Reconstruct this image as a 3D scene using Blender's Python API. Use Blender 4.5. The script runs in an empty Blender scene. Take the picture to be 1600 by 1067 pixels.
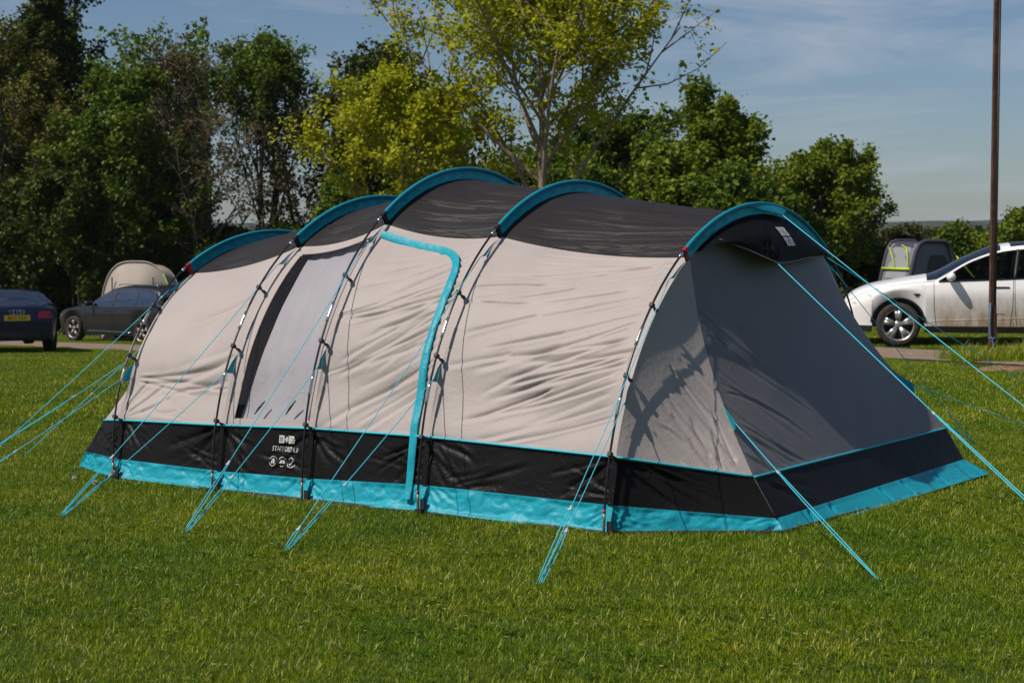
import bpy, math, random
import numpy as np
from mathutils import Vector, Matrix
from mathutils.bvhtree import BVHTree

scene = bpy.context.scene
R = math.radians
# ------------------------------------------------------------------ camera
cam_d = bpy.data.cameras.new('camera')
cam = bpy.data.objects.new('camera', cam_d)
scene.collection.objects.link(cam)
cam.location = (0, 0, 1.65)
cam.rotation_euler = (math.pi / 2 - 0.0608, 0, 0)
cam_d.sensor_width = 36.0
cam_d.lens = 2769.66 / 1600 * 36.0
cam_d.clip_start = 0.1
cam_d.clip_end = 9000
cam_d.dof.use_dof = True
cam_d.dof.focus_distance = 10.6
cam_d.dof.aperture_fstop = 6.3
scene.camera = cam
# ------------------------------------------------------------------ light
SUN_AZ = R(243)      # direction towards the sun, clockwise from +Y: behind the camera, to the left
SUN_EL = R(50)
world = bpy.data.worlds.new('World')
scene.world = world
world.use_nodes = True
wn, wl = world.node_tree.nodes, world.node_tree.links
wn.clear()
w_out = wn.new('ShaderNodeOutputWorld')
w_bg = wn.new('ShaderNodeBackground')
w_sky = wn.new('ShaderNodeTexSky')
w_sky.sky_type = 'NISHITA'
w_sky.sun_disc = False
w_sky.sun_elevation = SUN_EL
w_sky.sun_rotation = SUN_AZ
w_sky.altitude = 100
w_sky.air_density = 1.0
w_sky.dust_density = 0.45
w_sky.ozone_density = 2.2
w_tc = wn.new('ShaderNodeTexCoord')
w_map = wn.new('ShaderNodeMapping')
w_map.inputs['Scale'].default_value = (1.3, 1.6, 9.0)
w_map.inputs['Rotation'].default_value = (R(6), R(11), R(20))
w_noise = wn.new('ShaderNodeTexNoise')
w_noise.inputs['Scale'].default_value = 3.2
w_noise.inputs['Detail'].default_value = 7
w_noise.inputs['Roughness'].default_value = 0.62
w_noise.inputs['Distortion'].default_value = 0.6
w_ramp = wn.new('ShaderNodeValToRGB')
w_ramp.color_ramp.elements[0].position = 0.47
w_ramp.color_ramp.elements[1].position = 0.72
w_ramp.color_ramp.elements[0].color = (0, 0, 0, 1)
w_ramp.color_ramp.elements[1].color = (0.62, 0.62, 0.62, 1)
w_mix = wn.new('ShaderNodeMixRGB')
w_mix.inputs['Color2'].default_value = (8.6, 8.4, 8.2, 1)
wl.new(w_tc.outputs['Generated'], w_map.inputs['Vector'])
wl.new(w_map.outputs['Vector'], w_noise.inputs['Vector'])
wl.new(w_noise.outputs['Fac'], w_ramp.inputs['Fac'])
wl.new(w_ramp.outputs['Color'], w_mix.inputs['Fac'])
wl.new(w_sky.outputs['Color'], w_mix.inputs['Color1'])
w_tint = wn.new('ShaderNodeMixRGB'); w_tint.blend_type = 'MULTIPLY'; w_tint.inputs['Fac'].default_value = 1
w_tint.inputs['Color2'].default_value = (0.83, 0.92, 1.09, 1)
wl.new(w_mix.outputs['Color'], w_tint.inputs['Color1'])
wl.new(w_tint.outputs['Color'], w_bg.inputs['Color'])
w_bg.inputs['Strength'].default_value = 0.062
wl.new(w_bg.outputs['Background'], w_out.inputs['Surface'])
sun_d = bpy.data.lights.new('sun', 'SUN')
sun_d.energy = 4.5
sun_d.angle = R(0.53)
sun_d.color = (1.0, 0.93, 0.84)
sun = bpy.data.objects.new('sun', sun_d)
scene.collection.objects.link(sun)
sdir = Vector((math.sin(SUN_AZ) * math.cos(SUN_EL), math.cos(SUN_AZ) * math.cos(SUN_EL), math.sin(SUN_EL)))
sun.rotation_euler = sdir.to_track_quat('Z', 'Y').to_euler()
sun.location = sdir * 40
vs = scene.view_settings
vs.view_transform = 'Standard'
vs.look = 'None'
vs.exposure = 0.0
vs.gamma = 1.0
vs.use_curve_mapping = False
scene.cycles.max_bounces = 8
scene.cycles.transparent_max_bounces = 10
scene.cycles.use_denoising = True
scene.cycles.sample_clamp_indirect = 5.0
# ------------------------------------------------------------------ helpers
COL = scene.collection
rng = np.random.default_rng(7)

def link(o, parent=None):
    COL.objects.link(o)
    if parent is not None:
        o.parent = parent
    return o

def tag(o, label=None, cat=None, group=None, kind=None):
    if label: o['label'] = label
    if cat: o['category'] = cat
    if group: o['group'] = group
    if kind: o['kind'] = kind
    return o

def empty(name, loc=(0, 0, 0), rz=0.0, parent=None):
    o = bpy.data.objects.new(name, None)
    o.empty_display_size = 0.2
    o.location = loc
    o.rotation_euler = (0, 0, rz)
    return link(o, parent)

def mesh_np(name, V, F, mats, smooth=True, fmat=None, attr=None):
    """V (n,3) array, F (m,k) array of equal sized faces or a list of faces"""
    me = bpy.data.meshes.new(name)
    V = np.asarray(V, dtype=np.float32)
    if isinstance(F, np.ndarray):
        m, k = F.shape
        me.vertices.add(len(V)); me.vertices.foreach_set('co', V.ravel())
        me.loops.add(m * k); me.loops.foreach_set('vertex_index', F.astype(np.int32).ravel())
        me.polygons.add(m)
        me.polygons.foreach_set('loop_start', (np.arange(m) * k).astype(np.int32))
        me.polygons.foreach_set('loop_total', np.full(m, k, np.int32))
    else:
        me.from_pydata([tuple(map(float, v)) for v in V], [], [tuple(map(int, f)) for f in F])
    if not isinstance(mats, (list, tuple)): mats = [mats]
    for mt in mats: me.materials.append(mt)
    if fmat is not None: me.polygons.foreach_set('material_index', np.asarray(fmat, np.int32))
    me.polygons.foreach_set('use_smooth', np.full(len(me.polygons), bool(smooth)))
    if attr is not None:
        for an, av in attr.items():
            a = me.attributes.new(an, 'FLOAT', 'POINT')
            a.data.foreach_set('value', np.asarray(av, np.float32))
    me.update(calc_edges=True)
    me.validate()
    return me

def obj(name, V, F, mats, parent=None, smooth=True, fmat=None, attr=None):
    return link(bpy.data.objects.new(name, mesh_np(name, V, F, mats, smooth, fmat, attr)), parent)

class MB:
    """collects shapes for one mesh"""
    def __init__(s): s.V = []; s.F = []; s.n = 0; s.M = []
    def add(s, V, F, m=0):
        V = np.asarray(V, float).reshape(-1, 3)
        s.V.append(V); s.F += [tuple(int(i) + s.n for i in f) for f in F]
        s.M += [m] * len(F); s.n += len(V); return s
    def box(s, c, d, rot=None, m=0):
        c = np.asarray(c, float); h = np.asarray(d, float) / 2
        v = np.array([[x, y, z] for x in (-1, 1) for y in (-1, 1) for z in (-1, 1)]) * h
        if rot is not None: v = v @ np.array(rot).T
        return s.add(v + c, [(0, 1, 3, 2), (4, 6, 7, 5), (0, 4, 5, 1), (2, 3, 7, 6), (0, 2, 6, 4), (1, 5, 7, 3)], m)
    def tube(s, P, r, n=8, cap=True, m=0):
        V, F = tube_np(P, r, n)
        F = [tuple(f) for f in F]
        k = len(np.atleast_2d(P))
        if cap: F += [tuple(range(n))[::-1], tuple(range((k - 1) * n, k * n))]
        return s.add(V, F, m)
    def lathe(s, prof, n=24, axis='z', c=(0, 0, 0), m=0, closed=False):
        prof = np.asarray(prof, float); k = len(prof); V = []
        for i in range(n):
            a = 2 * math.pi * i / n
            for r, h in prof:
                x, y = r * math.cos(a), r * math.sin(a)
                V.append({'z': (x, y, h), 'y': (x, h, y), 'x': (h, x, y)}[axis])
        F = []
        for i in range(n):
            j = (i + 1) % n
            for q in range(k - 1 + (1 if closed else 0)):
                q2 = (q + 1) % k
                F.append((i * k + q, j * k + q, j * k + q2, i * k + q2))
        return s.add(np.array(V) + np.asarray(c, float), F, m)
    def build(s, name, mats, parent=None, smooth=True):
        return obj(name, np.concatenate(s.V), s.F, mats, parent, smooth, s.M)

def tube_np(P, r, n=8):
    P = np.asarray(P, float); k = len(P)
    r = np.broadcast_to(np.asarray(r, float), (k,))
    T = np.gradient(P, axis=0)
    T /= np.linalg.norm(T, axis=1, keepdims=True) + 1e-12
    up = np.array([0, 0, 1.0]) if abs(T[:, 2]).mean() < 0.9 else np.array([1.0, 0, 0])
    A = np.cross(T, up); A /= np.linalg.norm(A, axis=1, keepdims=True) + 1e-12
    B = np.cross(T, A)
    an = np.arange(n) * 2 * math.pi / n
    V = P[:, None] + r[:, None, None] * (np.cos(an)[None, :, None] * A[:, None] + np.sin(an)[None, :, None] * B[:, None])
    i = np.arange(k - 1)[:, None]; j = np.arange(n)[None]; j2 = (j + 1) % n
    F = np.stack([i * n + j, i * n + j2, (i + 1) * n + j2, (i + 1) * n + j], -1).reshape(-1, 4)
    return V.reshape(-1, 3), F

def grid_faces(nr, nc, keep=None):
    i, j = np.meshgrid(np.arange(nr - 1), np.arange(nc - 1), indexing='ij')
    F = np.stack([i * nc + j, i * nc + j + 1, (i + 1) * nc + j + 1, (i + 1) * nc + j], -1)
    return F.reshape(-1, 4) if keep is None else F[keep].reshape(-1, 4)

_perm = np.random.default_rng(3).random((256, 256))
def vnoise(x, y):
    x = np.asarray(x, float); y = np.asarray(y, float)
    xi = np.floor(x).astype(int); yi = np.floor(y).astype(int)
    fx = x - xi; fy = y - yi
    fx = fx * fx * (3 - 2 * fx); fy = fy * fy * (3 - 2 * fy)
    g = lambda a, b: _perm[a % 256, b % 256]
    return (g(xi, yi) * (1 - fx) + g(xi + 1, yi) * fx) * (1 - fy) + (g(xi, yi + 1) * (1 - fx) + g(xi + 1, yi + 1) * fx) * fy

def fbm(x, y, o=4):
    s = 0; a = 0.5
    for k in range(o):
        s = s + a * (vnoise(x * 2 ** k + 17 * k, y * 2 ** k + 31 * k) - 0.5) * 2; a *= 0.5
    return s

def smooth(x, a, b):
    t = np.clip((np.asarray(x, float) - a) / (b - a), 0, 1)
    return t * t * (3 - 2 * t)

def interp(x, pts):
    """monotone-ish smooth curve through the points"""
    pts = np.asarray(pts, float); X, Y = pts[:, 0], pts[:, 1]
    d = np.diff(Y) / np.diff(X); m = np.zeros(len(X)); m[0], m[-1] = d[0], d[-1]
    for i in range(1, len(X) - 1):
        m[i] = 0 if d[i - 1] * d[i] <= 0 else 2 * d[i - 1] * d[i] / (d[i - 1] + d[i])
    x = np.clip(np.asarray(x, float), X[0], X[-1])
    k = np.clip(np.searchsorted(X, x, side='right') - 1, 0, len(X) - 2)
    h = X[k + 1] - X[k]; t = (x - X[k]) / h
    return ((2 * t**3 - 3 * t**2 + 1) * Y[k] + (t**3 - 2 * t**2 + t) * h * m[k]
            + (-2 * t**3 + 3 * t**2) * Y[k + 1] + (t**3 - t**2) * h * m[k + 1])

# ------------------------------------------------------------------ materials
def mat(name, col, rough=0.6, spec=0.5, metal=0.0, var=0.0, vscale=20.0, bump=0.0, bscale=200.0, bdist=0.002,
        trans=0.0, tcol=None, coat=0.0, sheen=0.0, detail=5.0, col2=None):
    m = bpy.data.materials.new(name)
    m.use_nodes = True
    n, l = m.node_tree.nodes, m.node_tree.links
    b = n['Principled BSDF']; out = n['Material Output']
    b.inputs['Base Color'].default_value = (*col, 1)
    b.inputs['Roughness'].default_value = rough
    b.inputs['Specular IOR Level'].default_value = spec
    b.inputs['Metallic'].default_value = metal
    b.inputs['Coat Weight'].default_value = coat
    b.inputs['Sheen Weight'].default_value = sheen
    tc = n.new('ShaderNodeTexCoord')
    if var > 0:
        no = n.new('ShaderNodeTexNoise'); no.inputs['Scale'].default_value = vscale; no.inputs['Detail'].default_value = detail
        l.new(tc.outputs['Object'], no.inputs['Vector'])
        rp = n.new('ShaderNodeValToRGB')
        rp.color_ramp.elements[0].position = 0.3; rp.color_ramp.elements[1].position = 0.72
        c2 = col2 if col2 else tuple(min(1, c * (1 + var)) for c in col)
        rp.color_ramp.elements[0].color = (*[c * (1 - var) for c in col], 1)
        rp.color_ramp.elements[1].color = (*c2, 1)
        l.new(no.outputs['Fac'], rp.inputs['Fac'])
        l.new(rp.outputs['Color'], b.inputs['Base Color'])
    if bump > 0:
        no = n.new('ShaderNodeTexNoise'); no.inputs['Scale'].default_value = bscale; no.inputs['Detail'].default_value = 4
        l.new(tc.outputs['Object'], no.inputs['Vector'])
        bp = n.new('ShaderNodeBump'); bp.inputs['Strength'].default_value = bump; bp.inputs['Distance'].default_value = bdist
        l.new(no.outputs['Fac'], bp.inputs['Height'])
        l.new(bp.outputs['Normal'], b.inputs['Normal'])
    if trans > 0:
        t = n.new('ShaderNodeBsdfTranslucent'); t.inputs['Color'].default_value = (*(tcol or col), 1)
        mx = n.new('ShaderNodeMixShader'); mx.inputs['Fac'].default_value = trans
        l.new(b.outputs['BSDF'], mx.inputs[1]); l.new(t.outputs['BSDF'], mx.inputs[2])
        l.new(mx.outputs['Shader'], out.inputs['Surface'])
    return m

def fabric(name, col, rough=0.55, spec=0.35, crinkle=0.5, var=0.06, trans=0.06):
    """woven polyester: cloudy tone, fine creases and weave in the relief"""
    m = bpy.data.materials.new(name); m.use_nodes = True
    n, l = m.node_tree.nodes, m.node_tree.links
    b = n['Principled BSDF']; out = n['Material Output']
    b.inputs['Roughness'].default_value = rough; b.inputs['Specular IOR Level'].default_value = spec
    tc = n.new('ShaderNodeTexCoord')
    no = n.new('ShaderNodeTexNoise'); no.inputs['Scale'].default_value = 3.5; no.inputs['Detail'].default_value = 6
    l.new(tc.outputs['Object'], no.inputs['Vector'])
    rp = n.new('ShaderNodeValToRGB')
    rp.color_ramp.elements[0].position = 0.3; rp.color_ramp.elements[1].position = 0.75
    rp.color_ramp.elements[0].color = (*[c * (1 - var) for c in col], 1)
    rp.color_ramp.elements[1].color = (*[min(1, c * (1 + var)) for c in col], 1)
    l.new(no.outputs['Fac'], rp.inputs['Fac']); l.new(rp.outputs['Color'], b.inputs['Base Color'])
    # creases: distorted voronoi edges, broken up by a mask
    nd = n.new('ShaderNodeTexNoise'); nd.inputs['Scale'].default_value = 6; nd.inputs['Detail'].default_value = 3
    l.new(tc.outputs['Object'], nd.inputs['Vector'])
    mixv = n.new('ShaderNodeMixRGB'); mixv.blend_type = 'ADD'; mixv.inputs['Fac'].default_value = 0.22
    l.new(tc.outputs['Object'], mixv.inputs['Color1']); l.new(nd.outputs['Color'], mixv.inputs['Color2'])
    vo = n.new('ShaderNodeTexVoronoi'); vo.feature = 'DISTANCE_TO_EDGE'; vo.inputs['Scale'].default_value = 9
    l.new(mixv.outputs['Color'], vo.inputs['Vector'])
    r2 = n.new('ShaderNodeMapRange'); r2.inputs['From Max'].default_value = 0.09
    r2.inputs['To Min'].default_value = 1.0; r2.inputs['To Max'].default_value = 0.0
    l.new(vo.outputs['Distance'], r2.inputs['Value'])
    n3 = n.new('ShaderNodeTexNoise'); n3.inputs['Scale'].default_value = 26; n3.inputs['Detail'].default_value = 6
    n3.inputs['Distortion'].default_value = 1.0
    l.new(tc.outputs['Object'], n3.inputs['Vector'])
    msk = n.new('ShaderNodeMapRange'); msk.inputs['From Min'].default_value = 0.5; msk.inputs['From Max'].default_value = 0.68
    l.new(nd.outputs['Fac'], msk.inputs['Value'])
    mm = n.new('ShaderNodeMath'); mm.operation = 'MULTIPLY'
    l.new(r2.outputs['Result'], mm.inputs[0]); l.new(msk.outputs['Result'], mm.inputs[1])
    ad = n.new('ShaderNodeMath'); ad.operation = 'MULTIPLY_ADD'; ad.inputs[1].default_value = 0.45
    l.new(mm.outputs['Value'], ad.inputs[0]); l.new(n3.outputs['Fac'], ad.inputs[2])
    bp = n.new('ShaderNodeBump'); bp.inputs['Strength'].default_value = crinkle; bp.inputs['Distance'].default_value = 0.006
    l.new(ad.outputs['Value'], bp.inputs['Height'])
    n4 = n.new('ShaderNodeTexNoise'); n4.inputs['Scale'].default_value = 260; n4.inputs['Detail'].default_value = 2
    l.new(tc.outputs['Object'], n4.inputs['Vector'])
    b2 = n.new('ShaderNodeBump'); b2.inputs['Strength'].default_value = 0.25; b2.inputs['Distance'].default_value = 0.001
    l.new(n4.outputs['Fac'], b2.inputs['Height']); l.new(bp.outputs['Normal'], b2.inputs['Normal'])
    l.new(b2.outputs['Normal'], b.inputs['Normal'])
    t = n.new('ShaderNodeBsdfTranslucent'); l.new(rp.outputs['Color'], t.inputs['Color'])
    mx = n.new('ShaderNodeMixShader'); mx.inputs['Fac'].default_value = trans
    l.new(b.outputs['BSDF'], mx.inputs[1]); l.new(t.outputs['BSDF'], mx.inputs[2])
    l.new(mx.outputs['Shader'], out.inputs['Surface'])
    return m

def glassy(name, tint=(0.5, 0.55, 0.55), refl=1.0, rough=0.03):
    """thin clear sheet: tinted transparency under a reflection"""
    m = bpy.data.materials.new(name); m.use_nodes = True
    n, l = m.node_tree.nodes, m.node_tree.links
    n.remove(n['Principled BSDF']); out = n['Material Output']
    tr = n.new('ShaderNodeBsdfTransparent'); tr.inputs['Color'].default_value = (*tint, 1)
    gl = n.new('ShaderNodeBsdfGlossy'); gl.inputs['Roughness'].default_value = rough
    fr = n.new('ShaderNodeFresnel'); fr.inputs['IOR'].default_value = 1.38
    mx = n.new('ShaderNodeMixShader')
    mu = n.new('ShaderNodeMath'); mu.operation = 'MULTIPLY'; mu.inputs[1].default_value = refl
    l.new(fr.outputs['Fac'], mu.inputs[0]); l.new(mu.outputs['Value'], mx.inputs['Fac']); l.new(tr.outputs['BSDF'], mx.inputs[1]); l.new(gl.outputs['BSDF'], mx.inputs[2])
    l.new(mx.outputs['Shader'], out.inputs['Surface'])
    return m

M = {}
M['wall'] = fabric('beige tent fabric', (0.41, 0.356, 0.330), 0.55, 0.25, 0.35)
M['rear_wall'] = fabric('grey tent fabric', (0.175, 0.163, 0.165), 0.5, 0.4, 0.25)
M['roof'] = fabric('charcoal tent fabric', (0.026, 0.023, 0.023), 0.55, 0.18, 0.35, 0.12)
M['mud'] = fabric('black tent fabric', (0.0095, 0.0085, 0.0085), 0.45, 0.12, 0.6, 0.15, 0.0)
M['hood'] = fabric('matt black hood fabric', (0.007, 0.007, 0.0075), 0.6, 0.06, 0.4, 0.1, 0.0)
M['teal'] = fabric('turquoise skirt fabric', (0.012, 0.33, 0.42), 0.45, 0.3, 0.6, 0.05, 0.08)
M['teal_sleeve'] = fabric('turquoise sleeve fabric', (0.010, 0.29, 0.385), 0.5, 0.25, 0.35, 0.06, 0.15)
M['pipe'] = mat('turquoise piping', (0.02, 0.42, 0.53), 0.5)
M['rope'] = mat('turquoise guy rope', (0.05, 0.52, 0.66), 0.6)
M['runner'] = mat('clear plastic runner', (0.45, 0.5, 0.52), 0.25)
M['pole'] = mat('black fibreglass pole', (0.012, 0.012, 0.013), 0.3)
M['ferrule'] = mat('pole ferrule', (0.5, 0.5, 0.5), 0.22, metal=0.9)
M['pole_foot'] = mat('dull pole foot', (0.16, 0.17, 0.13), 0.4, metal=0.4)
M['red'] = mat('red sleeve end', (0.35, 0.012, 0.02), 0.55)
M['strap'] = mat('black webbing', (0.012, 0.012, 0.013), 0.6, bump=0.3, bscale=400)
M['print'] = mat('white print', (0.55, 0.54, 0.52), 0.6)
M['curtain'] = fabric('lavender grey curtain', (0.36, 0.345, 0.355), 0.6, 0.3, 0.5)
M['inner'] = mat('dark inner fabric', (0.05, 0.05, 0.055), 0.7)
M['pvc'] = glassy('clear window film', (0.96, 0.965, 0.98), rough=0.06)
# ------------------------------------------------------------------ terrain
def terrain(x, y):
    x = np.asarray(x, float); y = np.asarray(y, float)
    left = 1 - smooth(x, -7, 5)
    z = -0.04 * np.clip(y - 16, 0, 45) * left - 0.016 * np.clip(y - 32, 0, 40) * (1 - left)
    z = z + 0.02 * fbm(x * 0.22 + 5, y * 0.22, 2) * smooth(y, 14, 22)
    z = z - 0.09 * smooth(y, 22, 27) * (1 - left)
    z = z - 0.012 * np.clip(y - 75, 0, 400)
    return z

TR_A = np.array([5.8, 24.7]); TR_B = np.array([-10.2, 43.0])   # two points on the middle of the track
TR_D = (TR_B - TR_A) / np.linalg.norm(TR_B - TR_A); TR_N = np.array([TR_D[1], -TR_D[0]])
def track_dist(x, y): return (np.asarray(x) - TR_A[0]) * TR_N[0] + (np.asarray(y) - TR_A[1]) * TR_N[1]

def ground_material():
    m = bpy.data.materials.new('lawn soil'); m.use_nodes = True
    n, l = m.node_tree.nodes, m.node_tree.links
    b = n['Principled BSDF']; b.inputs['Roughness'].default_value = 0.9; b.inputs['Specular IOR Level'].default_value = 0.15
    g = n.new('ShaderNodeNewGeometry')
    n1 = n.new('ShaderNodeTexNoise'); n1.inputs['Scale'].default_value = 0.55; n1.inputs['Detail'].default_value = 8
    n2 = n.new('ShaderNodeTexNoise'); n2.inputs['Scale'].default_value = 30; n2.inputs['Detail'].default_value = 6
    for q in (n1, n2): l.new(g.outputs['Position'], q.inputs['Vector'])
    r1 = n.new('ShaderNodeValToRGB'); e = r1.color_ramp.elements
    e[0].position = 0.32; e[0].color = (0.030, 0.060, 0.010, 1); e[1].position = 0.7; e[1].color = (0.095, 0.13, 0.012, 1)
    r2 = n.new('ShaderNodeValToRGB'); e = r2.color_ramp.elements
    e[0].position = 0.3; e[0].color = (0.35, 0.35, 0.35, 1); e[1].position = 0.75; e[1].color = (1.2, 1.2, 1.1, 1)
    l.new(n1.outputs['Fac'], r1.inputs['Fac']); l.new(n2.outputs['Fac'], r2.inputs['Fac'])
    mx = n.new('ShaderNodeMixRGB'); mx.blend_type = 'MULTIPLY'; mx.inputs['Fac'].default_value = 1
    l.new(r1.outputs['Color'], mx.inputs['Color1']); l.new(r2.outputs['Color'], mx.inputs['Color2'])
    l.new(mx.outputs['Color'], b.inputs['Base Color'])
    bp = n.new('ShaderNodeBump'); bp.inputs['Strength'].default_value = 0.8; bp.inputs['Distance'].default_value = 0.02
    l.new(n2.outputs['Fac'], bp.inputs['Height']); l.new(bp.outputs['Normal'], b.inputs['Normal'])
    return m

M['soil'] = ground_material()
gx = np.concatenate([-np.geomspace(2500, 40, 24), np.linspace(-38, 38, 77), np.geomspace(40, 2500, 24)])
gy = np.concatenate([-np.geomspace(600, 12, 12), np.linspace(-10, 80, 91), np.geomspace(82, 2600, 26)])
GX, GY = np.meshgrid(gx, gy)
gz = terrain(GX, GY)
ground = obj('ground', np.stack([GX, GY, gz], -1).reshape(-1, 3), grid_faces(len(gy), len(gx)), M['soil'])
tag(ground, kind='structure')

# gravel track
M['gravel'] = mat('dusty gravel', (0.27, 0.20, 0.15), 0.95, 0.1, var=0.35, vscale=9, bump=0.9, bscale=45, bdist=0.03, detail=10)
ss = np.linspace(-24, 75, 160); ww = np.linspace(-1, 1, 9)
S, Wd = np.meshgrid(ss, ww, indexing='ij')
half = 1.35 + 0.25 * fbm(S * 0.7, Wd * 0 + 3.3, 3) * np.sign(Wd)
px_ = TR_A[0] + TR_D[0] * S + TR_N[0] * Wd * half; py_ = TR_A[1] + TR_D[1] * S + TR_N[1] * Wd * half
track = obj('track', np.stack([px_, py_, terrain(px_, py_) + 0.012 + 0.008 * (1 - Wd**2)], -1).reshape(-1, 3), grid_faces(160, 9), M['gravel'])
tag(track, kind='structure')

# ------------------------------------------------------------------ grass
def grass_material(name, dry=0.05):
    m = bpy.data.materials.new(name); m.use_nodes = True
    n, l = m.node_tree.nodes, m.node_tree.links
    b = n['Principled BSDF']; out = n['Material Output']
    b.inputs['Roughness'].default_value = 0.33; b.inputs['Specular IOR Level'].default_value = 0.22
    at = n.new('ShaderNodeAttribute'); at.attribute_name = 'rnd'
    ah = n.new('ShaderNodeAttribute'); ah.attribute_name = 'hgt'
    g = n.new('ShaderNodeNewGeometry')
    r1 = n.new('ShaderNodeValToRGB'); e = r1.color_ramp.elements
    e[0].position = 0.0; e[0].color = (0.050, 0.105, 0.003, 1)
    e[1].position = 1.0; e[1].color = (0.40, 0.33, 0.15, 1)
    for p, c in ((0.45, (0.125, 0.192, 0.004, 1)), (0.80, (0.255, 0.31, 0.008, 1)), (1 - dry, (0.36, 0.40, 0.025, 1)), (1 - dry + 0.03, (0.60, 0.52, 0.25, 1))):
        q = e.new(p); q.color = c
    l.new(at.outputs['Fac'], r1.inputs['Fac'])
    n1 = n.new('ShaderNodeTexNoise'); n1.inputs['Scale'].default_value = 0.8; n1.inputs['Detail'].default_value = 6; n1.inputs['Roughness'].default_value = 0.6
    l.new(g.outputs['Position'], n1.inputs['Vector'])
    r2 = n.new('ShaderNodeValToRGB'); e = r2.color_ramp.elements
    e[0].position = 0.36; e[0].color = (0.70, 0.90, 0.6, 1); e[1].position = 0.66; e[1].color = (1.38, 1.25, 0.9, 1)
    l.new(n1.outputs['Fac'], r2.inputs['Fac'])
    mx = n.new('ShaderNodeMixRGB'); mx.blend_type = 'MULTIPLY'; mx.inputs['Fac'].default_value = 1
    l.new(r1.outputs['Color'], mx.inputs['Color1']); l.new(r2.outputs['Color'], mx.inputs['Color2'])
    l.new(mx.outputs['Color'], b.inputs['Base Color'])
    t = n.new('ShaderNodeBsdfTranslucent'); l.new(mx.outputs['Color'], t.inputs['Color'])
    ms = n.new('ShaderNodeMixShader'); ms.inputs['Fac'].default_value = 0.3
    l.new(b.outputs['BSDF'], ms.inputs[1]); l.new(t.outputs['BSDF'], ms.inputs[2]); l.new(ms.outputs['Shader'], out.inputs['Surface'])
    return m
M['grass'] = grass_material('grass blades')

def blade_tile(name, size, count, hmin, hmax, wid, seed, tuft=0.0, seg=3, bend=0.6):
    """one mesh of bent grass blades over a square tile"""
    r = np.random.default_rng(seed)
    x = r.uniform(-size / 2, size / 2, count); y = r.uniform(-size / 2, size / 2, count)
    if tuft:
        k = max(3, int(count / 60)); cx = r.uniform(-size / 2, size / 2, (k, 2)); idx = r.integers(0, k, count)
        mk_ = r.random(count) < tuft
        x = np.where(mk_, cx[idx, 0] + r.normal(0, 0.022, count), x); y = np.where(mk_, cx[idx, 1] + r.normal(0, 0.022, count), y)
    h = hmin + (hmax - hmin) * r.beta(2, 2.4, count)
    az = r.uniform(0, 2 * math.pi, count); lean = np.abs(r.normal(0.25, bend, count))
    w = wid * r.uniform(0.6, 1.3, count)
    rv = r.random(count); dryb = rv > 0.93                     # dead straws lie longer and flatter
    h = np.where(dryb, h * 1.45, h); lean = np.where(dryb, lean + .5, lean)
    d = np.stack([np.cos(az), np.sin(az), 0 * az], 1)
    sd = np.stack([-np.sin(az), np.cos(az), 0 * az], 1)
    tw = r.normal(0, 0.6, count)
    sd = sd * np.cos(tw)[:, None] + d * np.sin(tw)[:, None]
    base = np.stack([x, y, np.full(count, -0.004)], 1)
    rows = []
    ang = r.uniform(0, 0.25, count); p = base.copy()
    for s in range(seg + 1):
        f = s / seg
        ww_ = w * (1 - f) ** 0.7
        if s < seg: rows += [p - sd * ww_[:, None] / 2, p + sd * ww_[:, None] / 2]
        else: rows += [p]
        a = ang + lean * (f + 0.5 / seg)
        p = p + (d * np.sin(a)[:, None] + np.array([0, 0, 1]) * np.cos(a)[:, None]) * (h / seg)[:, None]
    V = np.stack(rows, 1); nv = V.shape[1]
    F = []
    for s in range(seg - 1):
        F += [(2 * s, 2 * s + 1, 2 * s + 3), (2 * s, 2 * s + 3, 2 * s + 2)]
    F.append((2 * seg - 2, 2 * seg - 1, 2 * seg))
    F = np.array(F)[None] + (np.arange(count) * nv)[:, None, None]
    rn = np.repeat(rv, nv)
    return mesh_np(name, V.reshape(-1, 3), F.reshape(-1, 3), M['grass'], True, attr={'rnd': rn})

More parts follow.
